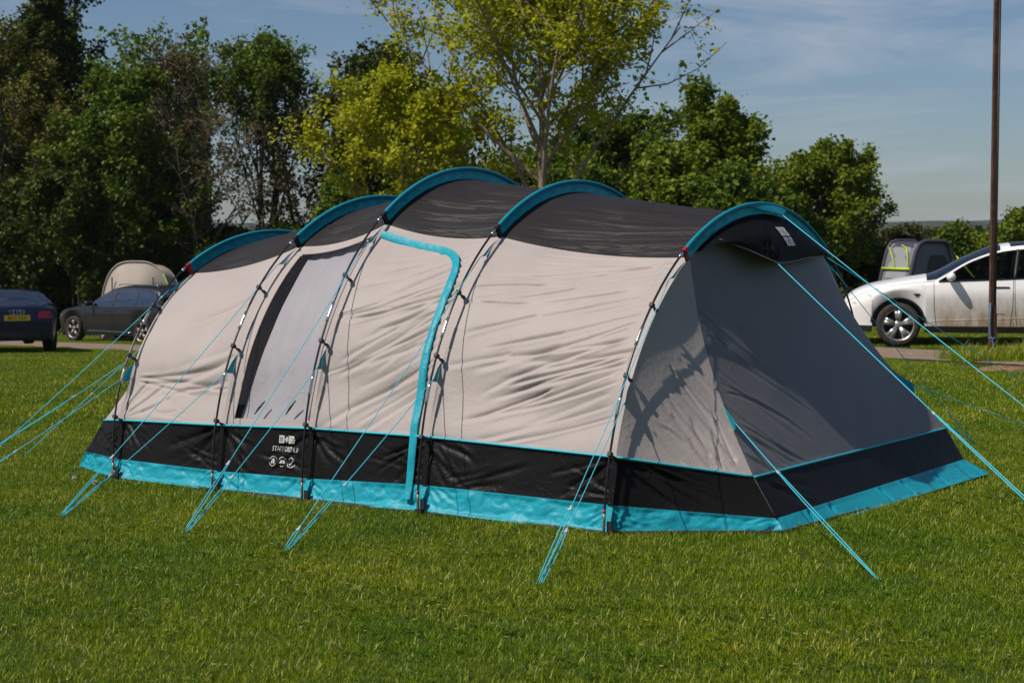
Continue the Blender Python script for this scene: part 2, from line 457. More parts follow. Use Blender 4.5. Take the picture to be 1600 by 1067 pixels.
def scatter(name, meshes, pts, rot, scl, label):
    """tiles placed on points by geometry nodes: one object of uncountable blades"""
    src = bpy.data.collections.new(name + '_tiles')
    for i, me in enumerate(meshes):
        src.objects.link(bpy.data.objects.new('%s_tile_%02d' % (name, i), me))
    me = bpy.data.meshes.new(name)
    me.vertices.add(len(pts)); me.vertices.foreach_set('co', np.asarray(pts, np.float32).ravel())
    for an, av in (('rz', rot), ('sc', scl)):
        a = me.attributes.new(an, 'FLOAT', 'POINT'); a.data.foreach_set('value', np.asarray(av, np.float32))
    o = link(bpy.data.objects.new(name, me))
    ng = bpy.data.node_groups.new(name, 'GeometryNodeTree')
    ng.interface.new_socket('Geometry', in_out='INPUT', socket_type='NodeSocketGeometry')
    ng.interface.new_socket('Geometry', in_out='OUTPUT', socket_type='NodeSocketGeometry')
    N, L = ng.nodes, ng.links
    gi = N.new('NodeGroupInput'); go = N.new('NodeGroupOutput')
    ci = N.new('GeometryNodeCollectionInfo'); ci.inputs['Collection'].default_value = src
    ci.inputs['Separate Children'].default_value = True; ci.inputs['Reset Children'].default_value = True
    ip = N.new('GeometryNodeInstanceOnPoints'); ip.inputs['Pick Instance'].default_value = True
    a1 = N.new('GeometryNodeInputNamedAttribute'); a1.data_type = 'FLOAT'; a1.inputs['Name'].default_value = 'rz'
    a2 = N.new('GeometryNodeInputNamedAttribute'); a2.data_type = 'FLOAT'; a2.inputs['Name'].default_value = 'sc'
    cx = N.new('ShaderNodeCombineXYZ')
    L.new(a1.outputs['Attribute'], cx.inputs['Z'])
    ri = N.new('FunctionNodeRandomValue'); ri.data_type = 'INT'; ri.inputs['Min'].default_value = 0 if False else 0
    for s_ in ri.inputs:
        if s_.name == 'Max' and s_.type == 'INT': s_.default_value = len(meshes) - 1
        if s_.name == 'Min' and s_.type == 'INT': s_.default_value = 0
    io = [s_ for s_ in ri.outputs if s_.type == 'INT'][0]
    L.new(gi.outputs[0], ip.inputs['Points']); L.new(ci.outputs[0], ip.inputs['Instance'])
    L.new(io, ip.inputs['Instance Index'])
    L.new(cx.outputs['Vector'], ip.inputs['Rotation']); L.new(a2.outputs['Attribute'], ip.inputs['Scale'])
    L.new(ip.outputs['Instances'], go.inputs[0])
    md = o.modifiers.new('scatter', 'NODES'); md.node_group = ng
    tag(o, label, 'grass', kind='stuff')
    return o

def grid_pts(step, y0, y1, half_w, seed, keep=None, jit=0.12):
    r = np.random.default_rng(seed); P = []
    for y in np.arange(y0, y1, step):
        hw = half_w(y)
        xs = np.arange(-hw, hw + step, step)
        P.append(np.stack([xs, np.full(len(xs), y)], 1))
    P = np.concatenate(P); P = P + r.uniform(-jit, jit, P.shape) * step
    if keep is not None: P = P[keep(P)]
    z = terrain(P[:, 0], P[:, 1])
    return np.column_stack([P, z]), r.integers(0, 4, len(P)) * math.pi / 2 + r.uniform(-.3, .3, len(P)), r.uniform(0.9, 1.12, len(P))

TENT_O = np.array([1.5205, 11.1488]); TENT_A = 0.594
TENT_U = np.array([-math.cos(TENT_A), math.sin(TENT_A)]); TENT_V = np.array([math.sin(TENT_A), math.cos(TENT_A)])
def not_under_tent(P):
    d = P - TENT_O; u = d @ TENT_U; v = d @ TENT_V
    return ~((u > -0.5) & (u < 4.1) & (np.abs(v) < 1.35))
near = [blade_tile('near_%d' % i, 0.5, 2900, 0.015, 0.046, 0.0031, 40 + i, 0.3, bend=1.15) for i in range(6)]
P, rz, sc = grid_pts(0.42, 4.2, 15.5, lambda y: 0.34 * y + 1.2, 1, not_under_tent)
scatter('lawn_grass', near, P, rz, sc, 'short mown green lawn around the tent')
def weed_tile(name, seed):
    r = np.random.default_rng(seed); V, F, A = [], [], []
    for k in range(26):                                       # clover and plantain leaves
        c = r.uniform(-.25, .25, 2); n = r.integers(3, 7); sz = r.uniform(.006, .014); hh = r.uniform(.012, .03); col = r.uniform(.05, .45)
        for q in range(n):
            a = 6.283 * q / n + r.uniform(-.3, .3); d = np.array([math.cos(a), math.sin(a)]); e = np.array([-d[1], d[0]]); b = len(V)
            V += [(*(c), hh), (*(c + d * sz + e * sz * .55), hh + .004), (*(c + d * sz * 2), hh - .003 + r.uniform(0, .006)), (*(c + d * sz - e * sz * .55), hh + .004)]; F += [(b, b + 1, b + 2), (b, b + 2, b + 3)]; A += [col] * 4
    for k in range(2):                                        # a daisy head
        c = r.uniform(-.25, .25, 2); b = len(V); hh = r.uniform(.03, .045)
        V += [(*c, hh)] + [(c[0] + .009 * math.cos(6.283 * q / 8), c[1] + .009 * math.sin(6.283 * q / 8), hh - .002) for q in range(8)]; F += [(b, b + 1 + q, b + 1 + (q + 1) % 8) for q in range(8)]; A += [1.0] * 9
    return mesh_np(name, np.array(V), np.array(F), M['grass'], False, attr={'rnd': A})
weeds = [weed_tile('weed_%d' % i, 300 + i) for i in range(6)]
r0_ = np.random.default_rng(12); kk = r0_.random(len(P)) < .45
scatter('lawn_weeds', weeds, P[kk], r0_.uniform(0, 6.28, kk.sum()), sc[kk], 'clover leaves and tiny daisies scattered through the lawn')
mid = [blade_tile('mid_%d' % i, 1.0, 4600, 0.018, 0.048, 0.006, 60 + i, 0.3, seg=2) for i in range(5)]
P, rz, sc = grid_pts(0.85, 15.2, 58, lambda y: 0.34 * y + 2, 2, lambda P: (np.abs(track_dist(P[:, 0], P[:, 1])) > 1.85 + 0.3 * fbm(P[:, 0], P[:, 1], 2)))
scatter('field_grass', mid, P, rz, sc, 'sunny field grass beyond the tent')
# ------------------------------------------------------------------ the tunnel tent
# tent frame: u along the ridge (0 at the rear hoop, growing to the front), v across (near side negative), z up
HU = [3.84, 2.932, 2.178, 1.2815, 0.0]
HH = [1.668, 1.914, 2.097, 1.994, 1.835]
HW = [1.80, 1.811, 1.811, 1.811, 1.82]
HL = [0.0844, 0, 0, 0, -0.028]
ZB = [1.368, 1.563, 1.712, 1.63, 1.511]       # where the dark roof ends on each hoop
ZP = [0.39, 0.414, 0.44, 0.445, 0.417]        # piping height
ZM = [0.137, 0.125, 0.135, 0.165, 0.156]      # top of the skirt
ZG = [0.018, 0.006, -0.006, 0.018, 0.0]
PE, QE = 1.984, 2.115
ARC0 = 0.9865                                  # v of sleeve ends relative to the half width is cos of this
tent = empty('tunnel_tent', (TENT_O[0], TENT_O[1], 0), -TENT_A)
tag(tent, 'large beige and charcoal tunnel tent with turquoise pole sleeves and skirt', 'tent')

def L3(P):
    P = np.asarray(P, float).copy(); P[..., 0] = -P[..., 0]; return P

def hoop_pt(i, phi, off=0.0):
    phi = np.asarray(phi, float); c, s = np.cos(phi), np.sin(phi)
    w, h = HW[i] - off, HH[i] - off
    v = -w * np.sign(c) * np.abs(c) ** (2 / PE); z = h * np.abs(s) ** (2 / QE)
    return np.stack([HU[i] + HL[i] * z, v, z], -1)

def phi_at(i, z, off):
    return math.asin(min(1, (z / (HH[i] - off)) ** (QE / 2)))

OFF = 0.068
PHB = [phi_at(i, ZB[i], OFF) for i in range(5)]
PHP = [phi_at(i, ZP[i], OFF) for i in range(5)]

def seg_len(a): return np.linalg.norm(np.diff(a, axis=0), axis=1).sum()

def fold_field(X, Y, folds):
    D = np.zeros_like(X)
    for (x0, y0, x1, y1, A, w, cv) in folds:
        dx, dy = x1 - x0, y1 - y0; Ln = math.hypot(dx, dy); dx /= Ln; dy /= Ln
        q = ((X - x0) * dx + (Y - y0) * dy) / Ln
        d = (X - x0) * -dy + (Y - y0) * dx - cv * Ln * (q - q * q) * 4
        d = d + 0.005 * fbm(X * 3 + x0 * 7, Y * 3 + y0 * 3, 2)
        we = w * (0.7 + 0.5 * np.clip(q, 0, 1))
        env = smooth(q, 0.0, 0.10) * (1 - smooth(q, 0.7, 1.0))
        prof = np.exp(-np.abs(d / we) ** 1.5) - 0.45 * np.exp(-((d - 1.7 * we) / (1.1 * we)) ** 2)
        D += 1.55 * A * env * prof
    return D

def fan(x, y, a0, a1, n, l0, l1, A, w, seed, cv=0.018, sp=0.035):
    r = np.random.default_rng(seed); out = []
    for k in range(n):
        a = R(a0 + (a1 - a0) * (k + r.uniform(.2, .8)) / n); ln = r.uniform(l0, l1)
        sx, sy = x + r.normal(0, sp), y + r.normal(0, sp)
        out.append((sx, sy, sx + ln * math.cos(a), sy + ln * math.sin(a), A * r.uniform(.5, 1.25), w * r.uniform(.6, 1.3), r.normal(0, cv)))
    return out

def para(x, y0, y1, n, a0, a1, l0, l1, A, w, seed, sx=.03):
    r = np.random.default_rng(seed); out = []
    for k in range(n):
        y = y0 + (y1 - y0) * (k + r.uniform(.1, .9)) / n; a = R(r.uniform(a0, a1)); ln = r.uniform(l0, l1); x_ = x + r.normal(0, sx)
        out.append((x_, y, x_ + ln * math.cos(a), y + ln * math.sin(a), A * r.uniform(.4, 1.3), w * r.uniform(.6, 1.4), r.normal(0, .015)))
    return out

def panel(name, Pg, X, Y, material, folds=(), crumple=0.0, cs=14.0, mask=None, keep=None, label=None, soft=0.0, parent=None, flip=1):
    """grid of points displaced along its normals by folds"""
    nr, nc = Pg.shape[:2]
    a = np.gradient(Pg, axis=1); b = np.gradient(Pg, axis=0)
    N = np.cross(a, b); N /= np.linalg.norm(N, axis=-1, keepdims=True) + 1e-12
    N *= flip
    D = fold_field(X, Y, folds) if len(folds) else np.zeros_like(X)
    if soft: D = D + soft * fbm(X * 1.7 + 9, Y * 2.3 + 4, 3)
    if crumple:
        q = 1 - np.abs(fbm(X * cs + 2, Y * cs * 1.2 + 8, 3)) * 2.2
        q2 = 1 - np.abs(fbm(X * cs * .5 + 12, Y * cs * .7 + 1, 2)) * 2.2
        D = D + crumple * (q * .6 + q2)
    ed = np.minimum(smooth(X, X.min(), X.min() + .03), 1 - smooth(X, X.max() - .03, X.max()))
    ey = np.minimum(smooth(Y, Y.min(), Y.min() + .03), 1 - smooth(Y, Y.max() - .03, Y.max()))
    D = D * ed * ey
    if mask is not None: D = D * mask
    V = L3(Pg + N * D[..., None])
    o = obj(name, V.reshape(-1, 3), grid_faces(nr, nc, keep), material, parent if parent is not None else tent)
    if label: o['label'] = label
    return o

def bay_surface(i, side, T, S, sag=0.034, lo=None, hi=None):
    """points of bay i (hoop i to i+1); S runs 0..1 from the piping up to the roof edge on that side"""
    def prof(k):
        dip = 0.016 * 4 * T * (1 - T)
        f0 = PHP[k]; f1 = PHB[k] - dip
        ph = f0 + (f1 - f0) * S
        if side > 0: ph = math.pi - ph
        return hoop_pt(k, ph, OFF), ph
    A, pa = prof(i); B, pb = prof(i + 1)
    P = A * (1 - T)[..., None] + B * T[..., None]
    ph = pa * (1 - T) + pb * T
    g = sag * 4 * T * (1 - T) * smooth(S, -0.25, 0.35)
    low_ = (0.045, 0.012, 0.03, 0.034)[i] * np.sin(math.pi * np.clip(S / .34, 0, 1)) ** 2 * np.sqrt(np.clip(4 * T * (1 - T), 0, 1))   # slack below the middle straps
    g = g + low_
    P[..., 1] += g * np.cos(ph); P[..., 2] -= g * np.sin(ph)
    return P

WIN_T = (0.12, 0.95); WIN_S = (0.035, 0.935)
bay_len = [HU[i] - HU[i + 1] for i in range(4)]
wall_arc = 1.42
FOLDS = {
 0: fan(.05, .32, -14, 10, 4, .4, .8, .006, .02, 71) + fan(.86, .30, 168, 195, 4, .3, .7, .006, .016, 72) + fan(.5, .1, 150, 200, 4, .2, .4, .005, .014, 73) + fan(0.9, 1.0, 190, 212, 3, .4, .8, .006, .03, 1) + fan(0.9, .5, 185, 200, 3, .5, .8, .008, .035, 2) + fan(.02, .05, 20, 70, 5, .25, .4, .005, .016, 3) + fan(.85, 1.35, 195, 225, 5, .3, .7, .004, .014, 4),
 1: fan(.02, 1.38, -40, -5, 4, .15, .3, .005, .012, 5) + fan(.74, .02, 110, 150, 3, .1, .2, .003, .010, 6),
 2: para(.85, .25, 1.38, 17, 201, 214, .45, .95, .0078, .014, 7) + fan(.86, .95, 200, 222, 5, .4, .8, .007, .014, 8) + para(.5, .2, 1.2, 8, 202, 216, .3, .5, .0065, .013, 9, .12) + fan(.03, .68, 14, 34, 4, .3, .6, .004, .011, 19),
 3: para(1.23, .18, 1.40, 17, 194, 206, .6, 1.2, .0085, .015, 10) + fan(1.25, .66, 188, 208, 5, .6, 1.1, .008, .014, 11) + fan(1.25, 1.38, 184, 202, 6, .5, 1.1, .007, .012, 12)
    + para(.72, .25, 1.3, 9, 194, 206, .35, .65, .0075, .014, 13, .15) + fan(.04, .95, 6, 18, 4, .4, .7, .005, .012, 14),
}
for i in range(4):
    nt = int(bay_len[i] / 0.0065); ns = 210
    t = np.linspace(0, 1, nt); s = np.linspace(0, 1, ns)
    keep = None; mask = None
    if i == 1:
        t = np.unique(np.concatenate([t, WIN_T])); s = np.unique(np.concatenate([s, WIN_S])); nt, ns = len(t), len(s)
    T, S = np.meshgrid(t, s)
    Pg = bay_surface(i, -1, T, S)
    if i == 1:
        tc_, sc_ = (t[:-1] + t[1:]) / 2, (s[:-1] + s[1:]) / 2
        TC, SC = np.meshgrid(tc_, sc_)
        keep = ~((TC > WIN_T[0]) & (TC < WIN_T[1]) & (SC > WIN_S[0]) & (SC < WIN_S[1]))
        dw = np.maximum(np.maximum(WIN_T[0] - T, T - WIN_T[1]) * bay_len[1], np.maximum(WIN_S[0] - S, S - WIN_S[1]) * wall_arc)
        mask = smooth(dw, 0.0, 0.03)
    panel('wall_panel', Pg, T * bay_len[i], S * wall_arc, M['wall'], FOLDS[i], mask=mask, keep=keep, soft=0.012 if i != 1 else 0.004,
          crumple=0.0006, cs=9, flip=-1 if False else 1)
    # far wall, plain
    T, S = np.meshgrid(np.linspace(0, 1, 14), np.linspace(0, 1, 16))
    o = obj('wall_panel', L3(bay_surface(i, 1, T, S)).reshape(-1, 3), grid_faces(16, 14), M['wall'], tent)
    # roof
    nt = int(bay_len[i] / 0.012); ns = 240
    T, S = np.meshgrid(np.linspace(0, 1, nt), np.linspace(0, 1, ns))
    dip = 0.016 * 4 * T * (1 - T)
    def rp(k): return hoop_pt(k, (PHB[k] - dip) + (math.pi - 2 * (PHB[k] - dip)) * S, OFF)
    Pg = rp(i) * (1 - T)[..., None] + rp(i + 1) * T[..., None]
    ph = 0.9 + (math.pi - 1.8) * S
    g = 4 * T * (1 - T) * (0.034 - 0.024 * np.sin(math.pi * S))
    Pg[..., 1] += g * np.cos(ph); Pg[..., 2] -= g * np.sin(ph)
    LX = bay_len[i]
    rf = para(LX - .03, .05, .85, 15, 182, 193, LX * .55, LX * 1.0, .0095, .011, 30 + i) + fan(LX - .02, .05, 165, 184, 4, LX * .4, LX * .8, .004, .010, 70 + i) \
        + para(LX * .6, .15, .6, 6, 183, 192, LX * .3, LX * .55, .007, .010, 50 + i, .1) + para(LX - .03, .85, 1.2, 4, 178, 186, LX * .5, LX * .9, .005, .016, 60 + i)
    panel('roof_panel', Pg, T * LX, S * 2.2, M['roof'], rf, soft=0.008)

# mud wall and skirt all the way round: stations (u, v) at the piping, at the skirt top and at the ground
def ring():
    pts = []
    pip, mud_, gnd = [], [], []
    fr_p, fr_m, fr_g = (4.245, 1.50, 0.352), (4.44, 1.50, 0.122), (4.565, 1.452, 0.0)
    re_p, re_m, re_g = (-0.727, 1.46, 0.337), (-0.835, 1.515, 0.125), (-0.985, 1.60, 0.03)
    near = []
    near.append((fr_p, fr_m, fr_g))
    for i in range(5):
        p = hoop_pt(i, PHP[i], OFF)
        near.append(((p[0], -p[1], p[2]), (HU[i], 1.745, ZM[i]), (HU[i], 1.79, ZG[i])))
    near.append((re_p, re_m, re_g))
    return near
RE_NEAR = [np.array(q) for q in ((-.568, -1.135, .286), (-.735, -1.185, .074), (-.815, -1.215, -.014))]   # the near rear corner is drawn in
RING = ring()
def side_pt(st, sgn): return [np.array((a[0], sgn * a[1], a[2])) for a in st]
def strip(name, a, b, lv, material, ln, folds=(), crumple=0.0, cs=14.0, nb=26, soft=0.0, step=.011, sag=0.0):
    """band between ring stations a and b, levels lv (0,1) or (1,2); b above c"""
    n = max(8, int(ln / step)); T, S = np.meshgrid(np.linspace(0, 1, n), np.linspace(0, 1, nb))
    lo0, lo1 = a[lv + 1], b[lv + 1]; up0, up1 = a[lv], b[lv]
    P = (lo0 * (1 - S)[..., None] + up0 * S[..., None]) * (1 - T)[..., None] + (lo1 * (1 - S)[..., None] + up1 * S[..., None]) * T[..., None]
    hgt = np.linalg.norm(up0 - lo0)
    if sag:
        d = (lo1 - lo0); nrm = np.array([-d[1], d[0], 0]); nrm /= np.linalg.norm(nrm) + 1e-9
        P = P + nrm * (sag * 4 * T * (1 - T))[..., None]
    return panel(name, P, T * ln, S * hgt, material, folds, crumple, cs, soft=soft)
MUD = []
seq_n = [side_pt(r_, -1) for r_ in RING]; seq_n[6] = RE_NEAR
for k in range(6):
    a, b = seq_n[k], seq_n[k + 1]
    ln = float(np.linalg.norm(b[1] - a[1]))
    fd = fan(.02, .26, -60, -15, 5, .2, .45, .006, .014, 80 + k) + fan(ln - .02, .26, 195, 235, 6, .2, .5, .006, .016, 90 + k) + fan(ln, .05, 150, 185, 4, .2, .5, .005, .014, 95 + k)
    if k == 4: fd += fan(.2, .02, 8, 30, 5, .3, .6, .006, .018, 97)
    if k == 5: fd = fan(.0, .27, -40, -8, 9, .4, .95, .007, .016, 99)
    o = strip('mud_wall', a, b, 0, M['mud'], ln, fd, crumple=.0008, nb=34, soft=.006)
    MUD.append(o)
    sk = fan(.02, .14, -60, -10, 4, .1, .25, .006, .010, 100 + k) + fan(ln, .14, 190, 240, 4, .1, .25, .006, .010, 110 + k)
    strip('skirt', a, b, 1, M['teal'], ln, sk, crumple=.011, cs=12, nb=26, soft=.010)
seq_f = [side_pt(r_, 1) for r_ in RING]
for k in range(6):
    a, b = seq_f[k], seq_f[k + 1]
    ln = float(np.linalg.norm(b[1] - a[1]))
    strip('mud_wall', a, b, 0, M['mud'], ln, nb=4, step=.2); strip('skirt', a, b, 1, M['teal'], ln, nb=4, step=.2)
# rear and front ends
for (a, b, nm) in ((seq_n[6], seq_f[6], 'rear'), (seq_n[0], seq_f[0], 'front')):
    ln = float(np.linalg.norm(b[1] - a[1])); flip = nm == 'rear'
    fd = fan(.1, .25, -35, -5, 6, .4, .9, .004, .02, 120) if nm == 'rear' else ()
    o = strip('mud_wall', a, b, 0, M['mud'], ln, fd, nb=24, soft=.006, step=.02)
    sk = [(x_, .0, x_ + .05, .2, .012, .02, .0) for x_ in (.35, .62, 1.3, 1.62, 2.1, 2.62, 2.7)] if nm == 'rear' else ()
    strip('skirt', a, b, 1, M['teal'], ln, sk, crumple=.0016, cs=6, nb=24, soft=.012, step=.015)

def pipe_obj(name, pts, r, material, parent=None, n=6):
    mb = MB(); mb.tube(L3(np.asarray(pts, float)), r, n); return mb.build(name, material, parent or tent)

near_line = [st[0] for st in seq_n]
def dense(pts, step=.05):
    pts = [np.asarray(p, float) for p in pts]; out = []
    for a, b in zip(pts[:-1], pts[1:]):
        n = max(2, int(np.linalg.norm(b - a) / step)); out += [a + (b - a) * q / n for q in range(n)]
    return np.array(out + [pts[-1]])
out_n = np.array([0, -.006, 0.003])
for a, b in zip(near_line[:-1], near_line[1:]):
    pipe_obj('piping', dense([a + out_n, b + out_n]), .0075, M['pipe'])
pipe_obj('piping', dense([seq_n[6][0] + np.array([-.006, 0, 0]), seq_f[6][0] + np.array([-.006, 0, 0])]), .0075, M['pipe'])
pipe_obj('piping', dense([seq_n[0][0] + np.array([.006, 0, 0]), seq_f[0][0] + np.array([.006, 0, 0])]), .0075, M['pipe'])
# black groundsheet edge under the skirt, its black also painting the shadow gap
gl_ = [st[2] + np.array([0, .012, -st[2][2] + .006]) for st in seq_n[1:]]
for a, b in zip(gl_[:-1], gl_[1:]): pipe_obj('groundsheet_edge_and_shadow', dense([a, b]), .013, M['strap'])
pipe_obj('groundsheet_edge_and_shadow', dense([gl_[-1] + np.array([.02, 0, 0]), seq_f[6][2] * np.array([1, 1, 0]) + np.array([.03, 0, .004])]), .013, M['strap'])
# seam up the rear corner of the mud wall
pipe_obj('seam', dense([seq_n[6][0] + np.array([-.003, -.004, 0]), seq_n[6][1] + np.array([-.003, -.004, 0])]), .005, M['strap'])
for i in range(5):     # vertical seam tapes on the near side
    a = seq_n[i + 1]
    for lv, mt in ((0, M['mud']), (1, M['teal'])):
        up, lo = a[lv], a[lv + 1]
        V = [(-up[0] - .018, up[1] - .006, up[2] - .012), (-up[0] + .018, up[1] - .006, up[2] - .012), (-lo[0] + .018, lo[1] - .007, lo[2]), (-lo[0] - .018, lo[1] - .007, lo[2])]
        obj('seam_tape', V, [(0, 1, 2, 3)], mt, tent)

# end walls
def end_walls(hi, corner_n, corner_f, sgn, folds_main, folds_side, m_main, seam_bow):
    A_n = hoop_pt(hi, PHB[hi], OFF)
    s = np.linspace(0, 1, 220 if sgn < 0 else 60); t = np.linspace(0, 1, 300 if sgn < 0 else 60)
    T, S = np.meshgrid(t, s)
    Bt = corner_n * (1 - T)[..., None] + corner_f * T[..., None]
    At = hoop_pt(hi, PHB[hi] + (math.pi - 2 * PHB[hi]) * T, OFF)
    P = Bt * (1 - S)[..., None] + At * S[..., None]
    bow = seam_bow * np.sin(math.pi * S) * (1 - 0.35 * np.sin(math.pi * T))
    P[..., 0] -= sgn * bow
    P[..., 1] += 0.03 * np.sin(math.pi * S) * (np.abs(2 * T - 1)) ** 4 * np.sign(0.5 - T)
    panel('end_wall', P, T * 2.6, S * 1.4, m_main, folds_main, soft=.006, crumple=.0004, cs=7, flip=sgn * -1)
    for side in (-1, 1):
        s2 = np.linspace(0, 1, 200); t2 = np.linspace(0, 1, 130 if side < 0 else 20)
        T, S = np.meshgrid(t2, s2)
        ph = PHP[hi] + (PHB[hi] - PHP[hi]) * S
        if side > 0: ph = math.pi - ph
        A = hoop_pt(hi, ph, OFF)
        c = corner_n if side < 0 else corner_f
        top = hoop_pt(hi, PHB[hi] if side < 0 else math.pi - PHB[hi], OFF)
        B = c * (1 - S)[..., None] + top * S[..., None]
        B[..., 0] -= sgn * seam_bow * np.sin(math.pi * S)
        B[..., 1] += -side * 0.03 * np.sin(math.pi * S)
        P = A * (1 - T)[..., None] + B * T[..., None]
        P[..., 1] += -side * 0.05 * np.sin(math.pi * T) * np.sin(math.pi * S)
        wdt = .75
        panel('gusset_panel', P, T * wdt * (1 - S * .8) + 0, S * 1.2, M['wall'] if m_main is M['wall'] else M['gusset'], folds_side if side < 0 else (), soft=.004, flip=1 if side * sgn > 0 else -1)
M['gusset'] = M['wall']
fm = []
for k_ in range(9): fm += fan(.02, .15 + .12 * k_, -44, -26, 2, .6, 1.25, .0032, .014, 130 + k_)
fs = para(.20, .12, .62, 13, -42, -24, .35, .7, .0058, .012, 133, .03) + fan(.6, .03, 110, 150, 5, .2, .4, .006, .014, 135)
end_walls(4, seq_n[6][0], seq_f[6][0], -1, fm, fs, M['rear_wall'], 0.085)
end_walls(0, seq_n[0][0], seq_f[0][0], 1, (), (), M['wall'], 0.04)

# dark floor inside the tent
fl = [(-4.3, -1.4, .03), (-3.84, -1.7, .03), (0, -1.6, .03), (.6, -1.1, .03), (.6, 1.1, .03), (0, 1.6, .03), (-3.84, 1.7, .03), (-4.3, 1.4, .03)]
obj('groundsheet', fl, [tuple(range(8))], M['inner'], tent)
# bedroom inner wall hanging across the tent
Tq, Sq = np.meshgrid(np.linspace(-.95, 1.2, 30), np.linspace(0.05, 1.3, 10))
obj('bedroom_curtain', np.stack([np.full_like(Tq, -2.95) + .03 * np.sin(Tq * 9), Tq, Sq], -1).reshape(-1, 3), grid_faces(10, 30), M['inner'], tent)

# window in the second bay: clear film, curtain behind it, hem round the opening
win = empty('window', (0, 0, 0), 0, tent)
T, S = np.meshgrid(np.linspace(WIN_T[0] - .004, WIN_T[1] + .004, 40), np.linspace(WIN_S[0] - .004, WIN_S[1] + .004, 50))
Pw = bay_surface(1, -1, T, S); Pw[..., 1] += 0.004 + .002 * fbm(T * 9, S * 9, 2)
obj('pane', L3(Pw).reshape(-1, 3), grid_faces(50, 40), M['pvc'], win)
t_ = np.linspace(0, 1, 60); s_ = np.linspace(0, 1, 80)
T, S = np.meshgrid(t_, s_)
left = WIN_T[0] + 0.012 + 0.085 * np.sin(math.pi * np.clip((S - .08) / .92, 0, 1)) ** 0.8 * (0.55 + .6 * S)
T2 = left + (1.06 - left) * T; S2 = -0.01 + 0.99 * S
Pc = bay_surface(1, -1, T2, S2, 0.03)
dep = 0.06 + .004 * np.sin(T2 * 40 + 5 * S) + .006 * fbm(T2 * 6, S * 8, 3)
dep = dep * smooth(S, -.12, .12)
Pc[..., 1] += dep * .9; Pc[..., 2] -= dep * .35
obj('curtain', L3(Pc).reshape(-1, 3), grid_faces(80, 60), M['curtain'], win)
def wpt(t, s, off=-.004):
    p = bay_surface(1, -1, np.array([[float(t)]]), np.array([[float(s)]]))[0, 0]; p[1] += off; return p
for (t0, s0, t1, s1) in ((WIN_T[0], WIN_S[0], WIN_T[0], WIN_S[1]), (WIN_T[0], WIN_S[1], WIN_T[1], WIN_S[1]), (WIN_T[1], WIN_S[0], WIN_T[1], WIN_S[1])):
    pipe_obj('hem', [wpt(t0 + (t1 - t0) * q, s0 + (s1 - s0) * q) for q in np.linspace(0, 1, 24)], .004, M['wall'], win)
for tt in (.33, .68):
    a, b = wpt(tt, .055, -.008), wpt(tt + .08, .115, -.008)
    pipe_obj('toggle', [a, (a + b) / 2 + np.array([0, -.004, 0]), b], [.003, .008, .004], M['strap'], win)
for (tt, ss_) in ((.135, .925), (.92, .90)):
    p = wpt(tt, ss_, -.008); mb = MB(); mb.box(L3(p), (.012, .006, .012)); mb.build('press_stud', M['print'], win)

